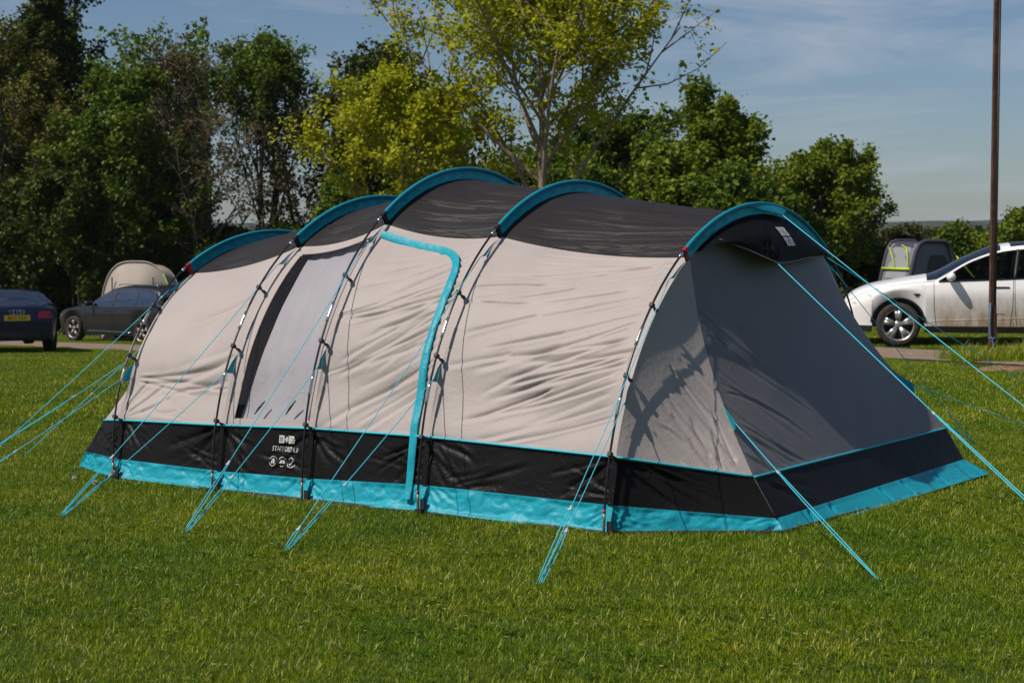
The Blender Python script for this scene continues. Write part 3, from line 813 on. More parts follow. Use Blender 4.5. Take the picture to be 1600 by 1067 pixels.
# poles, sleeves, straps, tabs
for i in range(5):
    ph = np.linspace(0.0, math.pi, 90)
    Ph = hoop_pt(i, ph); Ph[0, 2] -= .01; Ph[-1, 2] -= .01
    pole = pipe_obj('pole', Ph, .0068, M['pole'], n=8)
    for zf in (0.64, 1.03 if i != 2 else 1.1):
        f0 = phi_at(i, zf, 0); seg = hoop_pt(i, np.linspace(f0, f0 + .07, 5)); pipe_obj('ferrule', seg, .0098, M['ferrule'], pole, 8)
    foot = hoop_pt(i, np.linspace(0, phi_at(i, .12, 0), 4)); foot[0, 2] -= .03
    pipe_obj('pole_foot', foot, .0085, M['pole_foot'], pole, 8)
    fr = hoop_pt(i, np.linspace(phi_at(i, .12, 0), phi_at(i, .14, 0), 3)); pipe_obj('band', fr, .009, M['red'], pole, 8)
    a0 = ARC0 if i not in (0,) else 1.0
    phs = np.linspace(a0, math.pi - a0, 100)
    top = hoop_pt(i, phs); bot = hoop_pt(i, phs, OFF + .006)
    sl = MB()
    V, F = tube_np(L3(top), .0135, 10); sl.add(V, [tuple(f) for f in F])
    k = 6; W = []
    rip = .004 * np.sin(np.arange(100) * .9) + .005 * fbm(np.arange(100) * .12, np.full(100, i * 7.0), 3)
    for q in range(k):
        f = q / (k - 1); w_ = top * (1 - f) + bot * f; w_[:, 0] += rip * math.sin(math.pi * f); W.append(w_)
    sl.add(L3(np.array(W)).reshape(-1, 3), [tuple(f) for f in grid_faces(k, 100)])
    slo = sl.build('pole_sleeve', M['teal_sleeve'], tent)
    for sg in (0, -1):
        e1 = phs[sg]; d_ = .018 if sg == 0 else -.018
        pr = np.linspace(e1 - d_ * .2, e1 + d_, 4)
        t1, b1 = hoop_pt(i, pr, -.002), hoop_pt(i, pr, OFF + .004)
        mb = MB()
        for du in (-.005, .005):
            g_ = np.array([t1, b1]); g_[..., 0] += du; mb.add(L3(g_).reshape(-1, 3), [tuple(f) for f in grid_faces(2, 4)])
        V, F = tube_np(L3(hoop_pt(i, pr)), .0155, 10); mb.add(V, [tuple(f) for f in F])
        mb.build('sleeve_end', M['red'] if i in (0, 4) else M['strap'], slo)
        g2 = np.linspace(e1 - d_ * 1.8, e1 - d_ * .2, 4); pipe_obj('ferrule', hoop_pt(i, g2), .0095, M['ferrule'], pole, 8)
    for side in (1, -1):
        for zs in ((1.27, .90, .43) if i else (1.13, .80, .40)):
            if i == 4: zs = {1.27: 1.22, .90: .84, .43: .42}[zs]
            if i == 2: zs = {1.27: 1.36, .90: .96, .43: .45}[zs]
            f0, f1 = phi_at(i, zs + .025, 0), phi_at(i, zs - .01, OFF)
            if side < 0: f0, f1 = math.pi - f0, math.pi - f1
            p0, p1 = hoop_pt(i, f0, -.012), hoop_pt(i, f1, OFF)
            d = p1 - p0; d /= np.linalg.norm(d); mid_ = p0 + (p1 - p0) * np.linspace(0, 1, 4)[:, None]
            mb = MB(); sd = np.array([0, -d[2], d[1]]); bx_ = np.array([1.0, 0, 0])
            c0 = (p0 + p1) / 2; Ln = np.linalg.norm(p1 - p0)
            rot = np.array([d, bx_, np.cross(d, bx_)]).T
            rot_l = rot.copy(); rot_l[0] *= -1
            mb.box(L3(c0), (Ln, .016, .006), rot_l); mb.box(L3(p0 + d * .014), (.03, .022, .024), rot_l); mb.box(L3(p1 - d * .012), (.02, .022, .012), rot_l)
            mb.build('strap', M['strap'], tent, smooth=False)
    # foot clip
    for sgn in (-1, 1):
        mb = MB(); mb.box((-HU[i] + .028, sgn * 1.80, ZG[i] + .045), (.032, .012, .06)); mb.box((-HU[i] + .01, sgn * 1.81, ZG[i] + .006), (.05, .03, .016))
        mb.build('foot_clip', M['strap'], tent, smooth=False)

def tab(p_up, p_lo, tip, parent=None):
    p_up, p_lo, tip = map(lambda q: np.asarray(q, float), (p_up, p_lo, tip))
    n = 6; V = []
    for a in range(n):
        f = a / (n - 1); l_, r_ = p_up * (1 - f) + tip * f, p_lo * (1 - f) + tip * f
        for b in range(4):
            g = b / 3; q = l_ * (1 - g) + r_ * g; V.append(q + np.array([.006 * math.sin(3 * g + 5 * f), 0, 0]))
    mb = MB(); mb.add(L3(np.array(V)), [tuple(f) for f in grid_faces(n, 4)])
    o = mb.build('guy_tab', M['teal_sleeve'], parent or tent)
    return o

def rope(p0, peg, run=None, twin=.02, r=.0026):
    """line from a tab down to a runner, then doubled to the peg"""
    p0, peg = np.asarray(p0, float), np.asarray(peg, float)
    run = .72 if run is None else run
    sag = lambda q: np.array([0, 0, -.012 * math.sin(math.pi * q)])
    at = lambda q: p0 + (peg - p0) * q + sag(q)
    mb = MB()
    mb.tube(L3(np.array([at(q) for q in np.linspace(0, run, 10)])), r, 6)
    side = np.cross(peg - p0, [0, 0, 1.0]); side /= np.linalg.norm(side)
    for s_ in (-1, 1):
        mb.tube(L3(np.array([at(q) + side * s_ * twin * math.sin(math.pi * min(.85, (q - run) / (1 - run) * .8 + .12)) * .5 for q in np.linspace(run, 1, 8)])), r, 6)
    o = mb.build('guy_rope', M['rope'], tent)
    mb = MB(); d = (peg - p0) / np.linalg.norm(peg - p0); c = at(run)
    rot = np.array([d, side, np.cross(d, side)]).T; rot[0] *= -1
    mb.box(L3(c), (.03, .012, .008), rot); mb.box(L3(c + d * .012), (.008, .02, .01), rot); mb.build('runner', M['runner'], o)
    pg = MB(); q0 = peg + np.array([0, 0, -.03]); pg.tube(L3(np.array([q0, peg + np.array([0, 0, .012]), peg + d * .02 + np.array([0, 0, .018])])), .003, 6); pg.build('peg', M['ferrule'], o)
    return o

PEG_N = [(4.231, -2.836, 0), (2.949, -3.047, 0), (1.938, -3.059, 0), (1.101, -3.184, 0), (-.465, -3.162, 0)]
PEG_F = [(4.1, 2.95, 0), (2.95, 3.05, 0), (1.94, 3.06, 0), (1.1, 3.1, 0), (-.262, 3.421, 0)]
MID_Z = [.74, .84, .90, .86, .79]
for i in range(5):
    for sgn, pegs in ((-1, PEG_N), (1, PEG_F)):
        peg = np.array(pegs[i])
        # lower tab on the seam
        f0, f1 = phi_at(i, MID_Z[i] + .035, OFF), phi_at(i, MID_Z[i] - .095, OFF)
        if sgn > 0: f0, f1 = math.pi - f0, math.pi - f1
        a, b = hoop_pt(i, f0, OFF), hoop_pt(i, f1, OFF)
        m_ = (a + b) / 2; d = peg - m_; d /= np.linalg.norm(d); tip = m_ + d * .115
        tab(a, b, tip); rope(tip, peg, .62 + .05 * ((i * 2) % 3))
        # upper tab just under the sleeve end
        f0, f1 = phi_at(i, ZB[i] - .01, OFF - .01), phi_at(i, ZB[i] - .11, OFF - .012)
        if sgn > 0: f0, f1 = math.pi - f0, math.pi - f1
        a, b = hoop_pt(i, f0, OFF - .004), hoop_pt(i, f1, OFF - .004)
        tip = hoop_pt(i, f1 - .03 * (1 if sgn < 0 else -1), OFF - .04)
        tab(a, b, tip); rope(tip, peg + np.array([.02, .0, 0]), .78 if i != 3 else .93)
# rope from the front hoop's crown, and a second one from its near lower tab
rope(hoop_pt(0, 1.5, -.01), (5.367, -1.253, 0), .72)
f_ = phi_at(0, .72, OFF); rope(hoop_pt(0, f_, OFF - .1), (5.453, -1.67, 0), .3)
# rear corner tabs
for sgn, peg in ((-1, (-1.751, -2.182, 0)), (1, (-1.307, 3.44, 0))):
    c = np.array(seq_n[6][0] if sgn < 0 else seq_f[6][0])
    top = hoop_pt(4, PHB[4] if sgn < 0 else math.pi - PHB[4], OFF)
    sp = lambda s_: c * (1 - s_) + top * s_ + np.array([.085 * math.sin(math.pi * s_), -sgn * .03 * math.sin(math.pi * s_), 0])
    a, b = sp(.34), sp(.20); m_ = (a + b) / 2; d = np.array(peg) - m_; d /= np.linalg.norm(d); tip = m_ + d * .12
    tab(a, b, tip); rope(tip, peg, .33)

# rear hood over the vent
hood = empty('hood', (0, 0, 0), 0, tent)
edge = np.array([(-.12, -.70, 1.615), (-.20, -.5, 1.555), (-.30, -.285, 1.47), (-.27, -.05, 1.475), (-.22, .35, 1.497), (-.17, .66, 1.503)])
ex = np.linspace(0, 1, 6)
nT = 90; T = np.linspace(0, 1, nT)
low = np.stack([np.interp(T, ex, edge[:, k]) for k in range(3)], 1)
fa = 1.04; phh = fa + (math.pi - 2 * fa) * T
upc = hoop_pt(4, phh, OFF - .004); upc[:, 0] -= .012
HS = np.linspace(0, 1, 40)
Ph = low[None] * (1 - HS)[:, None, None] + upc[None] * HS[:, None, None]
Ph[..., 0] -= (.045 * np.sin(math.pi * HS))[:, None]
X, Y = np.meshgrid(T * 1.3, HS * .35)
fh = fan(.52, .0, 60, 120, 6, .12, .3, .010, .012, 140)
hood_sheet = panel('hood_sheet', Ph, X, Y, M['hood'], fh, soft=.004, parent=hood, flip=1)
pipe_obj('hem', low + np.array([-.002, 0, 0]), .0045, M['rear_wall'], hood)
rope((-.30, -.285, 1.468), (-2.739, -1.681, 0), .52, r=.003)
rope((-.12, .163, 1.763), (-2.92, -.557, 0), .8, r=.003)
rope((-.19, .68, 1.495), (-1.142, 4.222, 0), .85, r=.0028)
# teal crown tab where the crown rope leaves the rear sleeve
ct = hoop_pt(4, np.linspace(1.42, 1.78, 8), -.012); cb = np.linspace(0, 1, 8)[:, None] * 0 + np.array([-.12, .163, 1.766])
mb = MB(); g_ = np.array([ct * (1 - f) + cb * f for f in np.linspace(0, 1, 5)]); mb.add(L3(g_).reshape(-1, 3), [tuple(f) for f in grid_faces(5, 8)]); mb.build('crown_tab', M['teal_sleeve'], tent)

# turquoise door zip cover in the third bay
def zip_cover():
    pth = [(.035, .93), (.2, .925), (.4, .915), (.58, .905), (.72, .87), (.80, .79), (.825, .70), (.835, .6), (.84, .45), (.85, .3), (.865, .15), (.875, .03)]
    q = np.linspace(0, len(pth) - 1, 140); pt = np.array(pth)
    tt = interp(q, np.column_stack([np.arange(len(pth)), pt[:, 0]])); sv = interp(q, np.column_stack([np.arange(len(pth)), pt[:, 1]]))
    P = bay_surface(2, -1, tt[None], sv[None])[0]
    lo = seq_n[4]; lo3 = seq_n[3]
    ext = []
    for (lv0, lv1, f) in [(0, 1, .12), (0, 1, .35), (0, 1, .6), (0, 1, .85), (1, 2, .1), (1, 2, .35), (1, 2, .6)]:
        a = lo3[lv0] * (1 - f) + lo3[lv1] * f; b = lo[lv0] * (1 - f) + lo[lv1] * f; ext.append(a * .115 + b * .885)
    P = np.concatenate([P, dense(ext, .02)])
    n = len(P)
    Tn = np.gradient(P, axis=0); Tn /= np.linalg.norm(Tn, axis=1, keepdims=True)
    nrm = np.array([0, -.9, .35]); sd = np.cross(Tn, nrm); sd /= np.linalg.norm(sd, axis=1, keepdims=True)
    nn = np.cross(sd, Tn)
    mb = MB(); prof = []
    hw = .026 + .004 * fbm(np.arange(n) * .05, np.zeros(n) + 4, 3)
    puff = .006 + .008 * fbm(np.arange(n) * .16, np.zeros(n) + 9, 3)
    ks = np.linspace(-1, 1, 9)
    G = np.array([P + sd * (hw * k)[:, None] + nn * ((puff * math.sqrt(max(0, 1 - k * k)) + .013) * (1 if nn[0, 1] < 0 else -1))[:, None] for k in ks])
    mb.add(L3(G).reshape(-1, 3), [tuple(f) for f in grid_faces(9, n)])
    return mb.build('zip_cover', M['teal'], tent)
zip_cover()

# ------------------------------------------------------------------ print on the fabric
bpy.context.view_layer.update()
def bvh_of(objs):
    V, F = [], []
    for o in objs:
        b = len(V); V += [v.co.copy() for v in o.data.vertices]; F += [[i + b for i in p.vertices] for p in o.data.polygons]
    return BVHTree.FromPolygons(V, F)
def text_mesh(s, size):
    cu = bpy.data.curves.new('txt', 'FONT'); cu.body = s; cu.size = size; cu.align_x = 'CENTER'; cu.resolution_u = 3; cu.offset = size * .008
    o = bpy.data.objects.new('txt', cu); COL.objects.link(o); bpy.context.view_layer.update()
    me = o.to_mesh(); V = np.array([v.co[:] for v in me.vertices]); F = [tuple(p.vertices) for p in me.polygons]
    o.to_mesh_clear(); bpy.data.objects.remove(o); bpy.data.curves.remove(cu)
    return V, F
def project(bvh, V2, to3, direction, off):
    out = []
    for x, y in V2:
        o = Vector(to3(x, y)); h = bvh.ray_cast(o, Vector(direction))
        p = h[0] if h[0] is not None else o + Vector(direction)
        out.append(p - Vector(direction) * off)
    return np.array([tuple(p) for p in out])
def ring2(c, r0, r1, a0, a1, n=14):
    a = np.linspace(R(a0), R(a1), n); V = [(c[0] + r * math.cos(q), c[1] + r * math.sin(q)) for q in a for r in (r0, r1)]
    return V, [(2 * i, 2 * i + 1, 2 * i + 3, 2 * i + 2) for i in range(n - 1)]
class P2:
    def __init__(s): s.V = []; s.F = []
    def add(s, V, F):
        b = len(s.V); s.V += [tuple(v[:2]) for v in V]; s.F += [tuple(i + b for i in f) for f in F]
    def rect(s, x0, y0, x1, y1, sh=0.0): s.add([(x0 + sh * y0, y0), (x1 + sh * y0, y0), (x1 + sh * y1, y1), (x0 + sh * y1, y1)], [(0, 1, 2, 3)])
    def poly(s, pts): s.add(pts, [tuple(range(len(pts)))])
b_mud = bvh_of([MUD[2]])
def mud_print(name, p2, cu_, cz_):
    V = project(b_mud, p2.V, lambda x, y: (-cu_ + x, -2.6, cz_ + y), (0, 1, 0), .009)
    return obj(name, V, p2.F, M['print'], MUD[2], smooth=False)
em = P2()                                   # maker's emblem: hatched block, diamond, barred letter
h = .048
em.rect(-.065, .040, -.023, .048); em.rect(-.065, 0, -.023, .008); em.rect(-.065, .008, -.058, .040); em.rect(-.036, .008, -.023, .040)
for q in range(4): em.rect(-.056, .011 + q * .0075, -.038, .0145 + q * .0075)
em.poly([(-.020, .024), (-.002, .046), (.006, .024), (-.006, .002)])
em.rect(.009, 0, .022, .048); em.poly([(.022, .034), (.060, .034), (.054, .048), (.022, .048)]); em.rect(.022, .017, .052, .030); em.poly([(.022, 0), (.054, 0), (.060, .013), (.022, .013)])
em.poly([(.056, .017), (.064, .017), (.064, .031), (.056, .031)])
mud_print('emblem', em, 2.372, .338)
tx = P2(); tx.add(*text_mesh('STAFFORD 6.0', .046))
tx.V = [(x * .72 + .12 * y, y * .95) for x, y in tx.V]
mud_print('lettering', tx, 2.385, .287)
ic = P2()
for k, cx_ in enumerate((-.076, 0, .076)):
    ic.add(*ring2((cx_, 0), .027, .0315, 25, 155)); ic.add(*ring2((cx_, 0), .027, .0315, 200, 340) if k != 1 else ring2((cx_, 0), .027, .0315, 240, 300))
ic.poly([(-.092, -.014), (-.086, .006), (-.079, .006), (-.079, -.014)]); ic.poly([(-.072, -.014), (-.072, .006), (-.066, .006), (-.060, -.014)]); ic.poly([(-.086, .006), (-.076, .018), (-.066, .006)])
ic.poly([(-.020, -.010), (-.012, .008), (-.004, .010), (-.004, -.010)]); ic.poly([(.000, -.010), (.000, .011), (.010, .010), (.016, .002), (.018, -.010), (.011, -.010), (.008, -.002), (.004, -.010)])
for q in range(4): ic.poly([(.060 + q * .008, -.014 + q * .0075), (.067 + q * .008, -.018 + q * .0075), (.073 + q * .008, -.011 + q * .0075), (.066 + q * .008, -.007 + q * .0075)])
mud_print('icons', ic, 2.402, .222)
b_hood = bvh_of([hood_sheet])
fl2 = P2(); s = .058
for sx in (-1, 1):                          # four white quarters with dark diagonals between
    for sy in (-1, 1):
        q = lambda x, y: (sx * x, sy * y)
        fl2.poly([q(.004, .004), q(.012, .004), q(s, s - .016), q(s, s), q(s - .010, s), q(.004, .014)][::1])
        fl2.poly([q(.017, .004), q(s, .004), q(s, s - .022)]); fl2.poly([q(.004, .020), q(s - .016, s), q(.004, s)])
V = project(b_hood, fl2.V, lambda x, y: (1.0, .03 + x * 1.15, 1.632 + y), (-1, 0, 0), .007)
obj('flag_emblem', V, fl2.F, M['print'], hood_sheet, smooth=False)
# ------------------------------------------------------------------ trees and shrubs
def leaf_material(name, c0, c1, c2, trans=0.35, tc=None, rough=0.5):
    m = bpy.data.materials.new(name); m.use_nodes = True
    n, l = m.node_tree.nodes, m.node_tree.links
    b = n['Principled BSDF']; out = n['Material Output']
    b.inputs['Roughness'].default_value = rough; b.inputs['Specular IOR Level'].default_value = 0.15
    at = n.new('ShaderNodeAttribute'); at.attribute_name = 'rnd'
    r1 = n.new('ShaderNodeValToRGB'); e = r1.color_ramp.elements
    e[0].color = (*c0, 1); e[1].color = (*c2, 1); q = e.new(0.5); q.color = (*c1, 1)
    l.new(at.outputs['Fac'], r1.inputs['Fac']); l.new(r1.outputs['Color'], b.inputs['Base Color'])
    t = n.new('ShaderNodeBsdfTranslucent'); l.new(r1.outputs['Color'], t.inputs['Color'])
    ms = n.new('ShaderNodeMixShader'); ms.inputs['Fac'].default_value = trans
    l.new(b.outputs['BSDF'], ms.inputs[1]); l.new(t.outputs['BSDF'], ms.inputs[2]); l.new(ms.outputs['Shader'], out.inputs['Surface'])
    return m
M['leaf_maple'] = leaf_material('young maple leaves', (0.24, 0.29, 0.012), (0.39, 0.42, 0.015), (0.56, 0.53, 0.022), 0.5)
M['leaf_green'] = leaf_material('green leaves', (0.055, 0.095, 0.010), (0.10, 0.16, 0.014), (0.19, 0.24, 0.02))
M['leaf_dark'] = leaf_material('dark leaves', (0.030, 0.050, 0.008), (0.055, 0.080, 0.012), (0.12, 0.14, 0.018), 0.25)
M['leaf_olive'] = leaf_material('olive leaves', (0.075, 0.085, 0.012), (0.14, 0.145, 0.02), (0.38, 0.33, 0.08), 0.35)
M['leaf_bright'] = leaf_material('bright green leaves', (0.085, 0.135, 0.010), (0.155, 0.215, 0.014), (0.25, 0.29, 0.025), 0.4)
M['leaf_brown'] = leaf_material('brownish spring leaves', (0.045, 0.045, 0.014), (0.075, 0.07, 0.02), (0.12, 0.11, 0.03), 0.3)
M['blossom'] = mat('cream blossom', (0.55, 0.42, 0.30), 0.7)
M['bark'] = mat('grey brown bark', (0.11, 0.085, 0.06), 0.9, 0.2, var=0.4, vscale=14, bump=0.8, bscale=40, bdist=.02)
M['bark_pale'] = mat('pale bark', (0.26, 0.20, 0.14), 0.9, 0.2, var=0.35, vscale=12, bump=0.7, bscale=40, bdist=.02)
M['bark_dark'] = mat('dark bark', (0.055, 0.043, 0.032), 0.9, 0.2, var=0.4, vscale=14, bump=0.8, bscale=40, bdist=.02)

def bez(a, b, c, n):
    t = np.linspace(0, 1, n)[:, None]; return a * (1 - t)**2 + 2 * b * t * (1 - t) + c * t * t

def tree(name, label, cat, px, D, ytop, width, base_cut=0.25, leaf='leaf_green', bark='bark', seed=0, n_limb=13, n_sub=9, n_twig=7, n_leaf=13,
         lsize=.10, spread=.16, trunk_r=.12, stems=1, group=None, upright=.5, top_bias=0.0, lean=0.0, blossom=0, min_z=None, gap=0.0, depth=1.0, fork=None):
    """px = picture column, D metres away, ytop = picture row of the top, width in metres; converted to a real place and size"""
    width = width * 1.6; r = np.random.default_rng(seed)
    X = (px - 800) / 2769.66 * D
    z0 = float(terrain(X, D)); H = 1.65 + (365 - ytop) / 2769.66 * D - z0
    root = empty(name, (X, D, z0 - .02)); tag(root, label, cat, group)
    cz = H * (base_cut + 1) / 2; rz = H * (1 - base_cut) / 2; rx = width / 2
    off = r.uniform(0, 50)
    def env(d):
        az = math.atan2(d[1], d[0]); el = math.asin(max(-1, min(1, d[2])))
        return 0.80 + 0.34 * float(fbm(np.array(az * 1.6 + off), np.array(el * 2.2 + off), 3)) * (1 + gap)
    TV, TF, nT = [], [], 0
    def add(P, rad, n):
        nonlocal nT
        V, F = tube_np(P, rad, n); TV.append(V); TF.append(F + nT); nT += len(V)
    ends = []
    tops = []
    for s in range(stems):
        a = r.uniform(0, 6.28); sp = 0 if stems == 1 else rx * .5
        base = np.array([math.cos(a) * sp * .3, math.sin(a) * sp * .3, 0])
        top = np.array([math.cos(a) * sp + lean * H, math.sin(a) * sp, H * (.82 if fork is None else fork) * r.uniform(.92, 1.0)])
        P = bez(base, base * .6 + np.array([r.normal(0, .06) * H * .3, r.normal(0, .06) * H * .3, H * .45]), top, 14)
        P[1:-1, :2] += r.normal(0, .012 * H * .3, (12, 2))
        rad = trunk_r * (1 - np.linspace(0, 1, 14)) ** .8 * (1 if stems == 1 else .7) + .012
        rad[0] *= 1.35
        add(P, rad, 8); tops.append((P, rad))
    for k in range(n_limb):
        P, rad = tops[k % stems]
        f = base_cut * .75 + (1 - base_cut * .75) * ((k + r.uniform(0, .9)) / n_limb) ** (.85 if top_bias == 0 else .6)
        f = min(f, .97); j = f * 13; j0 = int(j); p0 = P[j0] * (1 - (j - j0)) + P[min(13, j0 + 1)] * (j - j0); r0 = float(np.interp(j, np.arange(14), rad)) * .62
        az = k * 2.399 + r.normal(0, .3)
        el = R(-12 + 95 * ((k + .5) / n_limb)) if upright < .8 else R(25 + 60 * ((k + .5) / n_limb))
        d = np.array([math.cos(az) * math.cos(el), math.sin(az) * math.cos(el) * depth, math.sin(el)])
        e = np.array([lean * H * .6, 0, cz]) + d * np.array([rx, rx, rz]) * env(d) * r.uniform(.62, .9)
        if min_z: e[2] = max(e[2], min_z)
        mid = p0 * .5 + e * .5 + np.array([0, 0, (e - p0)[2] * .08 - upright * .12 * np.linalg.norm((e - p0)[:2])]) + r.normal(0, .05 * np.linalg.norm(e - p0), 3)
        Lm = bez(p0, mid, e, 8); Lr = np.linspace(r0, .013, 8); add(Lm, Lr, 6)
        for q in range(n_sub):
            g = .28 + .72 * (q + r.uniform(0, .9)) / n_sub; jj = g * 7; a0 = int(min(6, jj)); s0 = Lm[a0] * (1 - (jj - a0)) + Lm[a0 + 1] * (jj - a0)
            dl = np.linalg.norm(e - p0)
            dv = r.normal(0, 1, 3); dv[2] = abs(dv[2]) * .6 + .15 * upright - .1; dv /= np.linalg.norm(dv)
            dv = dv * .8 + (e - p0) / dl * .45
            se = s0 + dv * r.uniform(.22, .5) * min(dl, 1.4 * rx) * (.75 if g < .9 else .6)
            if min_z: se[2] = max(se[2], min_z * .9)
            sm = (s0 + se) / 2 + r.normal(0, .06, 3) * np.linalg.norm(se - s0) * 2
            Ls = bez(s0, sm, se, 4); add(Ls, np.linspace(.016 + .3 * (trunk_r * .12), .006, 4), 4)
            sl = np.linalg.norm(se - s0)
            for w in range(n_twig):
                g2 = .3 + .7 * (w + r.random()) / n_twig; t0 = s0 * (1 - g2) ** 2 + 2 * sm * g2 * (1 - g2) + se * g2 * g2
                dv2 = r.normal(0, 1, 3); dv2[2] += .25; dv2 /= np.linalg.norm(dv2)
                te = t0 + dv2 * r.uniform(.18, .42) * (.4 + .5 * sl)
                add(np.array([t0, (t0 + te) / 2 + r.normal(0, .015, 3), te]), np.array([.006, .0045, .002]), 3)
                ends.append((t0, te))
    trunk = obj('trunk', np.concatenate(TV), np.concatenate(TF), M[bark], root)
    E0 = np.array([a for a, b in ends]); E1 = np.array([b for a, b in ends]); ne = len(E0)
    # whole twigs may stay bare, neighbouring ones together
    cl = fbm(E1[:, 0] * 1.3 + off, E1[:, 2] * 1.3 + E1[:, 1] * .9, 3)
    num = np.clip(n_leaf * (1 + 1.6 * (cl - gap)), n_leaf * .3, None).round().astype(int)
    if top_bias: num = (num * smooth(E1[:, 2], H * (top_bias - .18), H * (top_bias + .12)) + (r.random(ne) < .25)).astype(int)
    idx = np.repeat(np.arange(ne), num); nl = len(idx)
    f = r.uniform(.25, 1.15, nl)[:, None]
    C = E0[idx] * (1 - f) + E1[idx] * f + r.normal(0, spread * .5, (nl, 3))
    C[:, 2] = np.maximum(C[:, 2], .05)
    nrm = r.normal(0, 1, (nl, 3)); nrm[:, 2] = np.abs(nrm[:, 2]) + .4; nrm /= np.linalg.norm(nrm, axis=1, keepdims=True)
    ax = r.normal(0, 1, (nl, 3)); ax[:, 2] -= .35; ax -= nrm * (ax * nrm).sum(1, keepdims=True); ax /= np.linalg.norm(ax, axis=1, keepdims=True)
    sd = np.cross(nrm, ax); sz = (lsize * r.uniform(.55, 1.25, nl))[:, None]
    fold = .22 * sz
    V = np.stack([C - ax * sz * .5, C + sd * sz * .42 + nrm * fold, C + ax * sz * .6, C - sd * sz * .42 + nrm * fold], 1).reshape(-1, 3)
    b4 = np.arange(nl)[:, None] * 4
    F = np.concatenate([b4 + np.array([0, 1, 2]), b4 + np.array([0, 2, 3])])
    rn = np.clip(r.random(nl) * .75 + .25 * (cl[idx] + .5), 0, 1)
    crown = obj('crown', V, F, M[leaf], root, attr={'rnd': np.repeat(rn, 4)})
    if blossom:
        pick = r.choice(ne, blossom, replace=False); mb = MB()
        for p in E1[pick]:
            for q in range(9):
                c = p + np.array([r.normal(0, .025), r.normal(0, .025), q * .022]); s_ = .035 * (1 - q / 11)
                mb.add(c + np.array([(s_, 0, 0), (-s_, 0, 0), (0, s_, 0), (0, -s_, 0), (0, 0, s_), (0, 0, -s_)]), [(0, 2, 4), (2, 1, 4), (1, 3, 4), (3, 0, 4), (2, 0, 5), (1, 2, 5), (3, 1, 5), (0, 3, 5)])
        tag(mb.build('blossom', M['blossom'], root), kind='stuff')
    return root

T_ = tree
T_('olive_tree', 'pale olive leaved tree at the left edge, behind the dark blue car', 'tree', 12, 61, -30, 5.2, .03, 'leaf_olive', 'bark', 1, 22, 12, 7, 13, .13, .22, .14)
T_('poplar_tree', 'tall dark narrow tree reaching above the picture at the upper left', 'tree', 80, 64, -90, 2.5, .10, 'leaf_dark', 'bark_dark', 2, 20, 10, 7, 15, .17, .25, .18, upright=.9)
T_('hazel_tree', 'dense mid green tree between the tall dark tree and the bare tree', 'tree', 190, 57, 58, 3.9, .05, 'leaf_green', 'bark_dark', 3, 20, 11, 7, 14, .16, .25, .14)
T_('bare_tree', 'thin nearly leafless tree with pale twigs above the tan dome tent', 'tree', 280, 59, 8, 3.6, .15, 'leaf_brown', 'bark_pale', 4, 22, 9, 8, 4, .11, .25, .10, stems=3, upright=.9)
T_('feathery_tree', 'tall tree with feathery green top and bare grey trunks, left of middle', 'tree', 400, 60, 8, 4.4, .2, 'leaf_green', 'bark', 5, 24, 10, 7, 11, .14, .25, .13, stems=4, upright=.9, top_bias=.66)
T_('thicket_tree', 'brownish twiggy tree with tangled dead branches behind the front hoop', 'tree', 335, 57, 120, 4.0, .05, 'leaf_brown', 'bark_pale', 6, 20, 10, 8, 2, .12, .25, .10, stems=3)
T_('alder_tree', 'brown green tree just left of the dark ash, lower than it', 'tree', 490, 59, 80, 3.8, .08, 'leaf_brown', 'bark_dark', 7, 19, 10, 7, 6, .14, .25, .12, stems=2)
T_('ash_tree', 'dark ash tree rising behind the left side of the yellow maple', 'tree', 600, 61, 18, 3.8, .1, 'leaf_dark', 'bark_dark', 8, 20, 10, 7, 12, .16, .25, .14, stems=2, upright=.9)
T_('maple_tree', 'airy yellow green maple with pale forked trunk rising above the tent', 'tree', 840, 38, -120, 7.6, .32, 'leaf_maple', 'bark_pale', 9, 22, 12, 8, 11, .115, .2, .115, upright=.9, gap=.02, depth=.7, fork=.8)
T_('maple_tree', 'low dense yellow maple left of the forked trunk, over the middle hoop', 'tree', 645, 39, 62, 4.2, .20, 'leaf_maple', 'bark_pale', 10, 19, 11, 7, 11, .105, .19, .07, depth=.7)
T_('whip_tree', 'dark green tree with one tall thin shoot, right of the maple', 'tree', 1090, 52, 55, .95, .1, 'leaf_green', 'bark', 11, 18, 7, 6, 5, .13, .22, .09, upright=.9)
T_('oak_tree', 'broad dark green tree behind the right side of the maple', 'tree', 965, 53, 118, 5.0, .02, 'leaf_green', 'bark_dark', 12, 24, 12, 7, 13, .16, .25, .15)
T_('lime_tree', 'green tree behind the rear hoop, taller than the round tree beside it', 'tree', 1128, 50, 125, 2.5, .03, 'leaf_bright', 'bark', 13, 19, 11, 7, 12, .14, .22, .11)
T_('chestnut_tree', 'dark chestnut with small cream blossom candles above the rear hoop', 'tree', 1148, 46, 226, 2.4, .0, 'leaf_green', 'bark_dark', 14, 18, 11, 7, 14, .15, .22, .11, blossom=30)
T_('field_maple', 'round bushy green tree standing alone to the right of the tent', 'tree', 1284, 55, 176, 3.5, .0, 'leaf_bright', 'bark', 15, 24, 12, 7, 12, .14, .22, .15)
sg = 'shrubs along the wood edge'
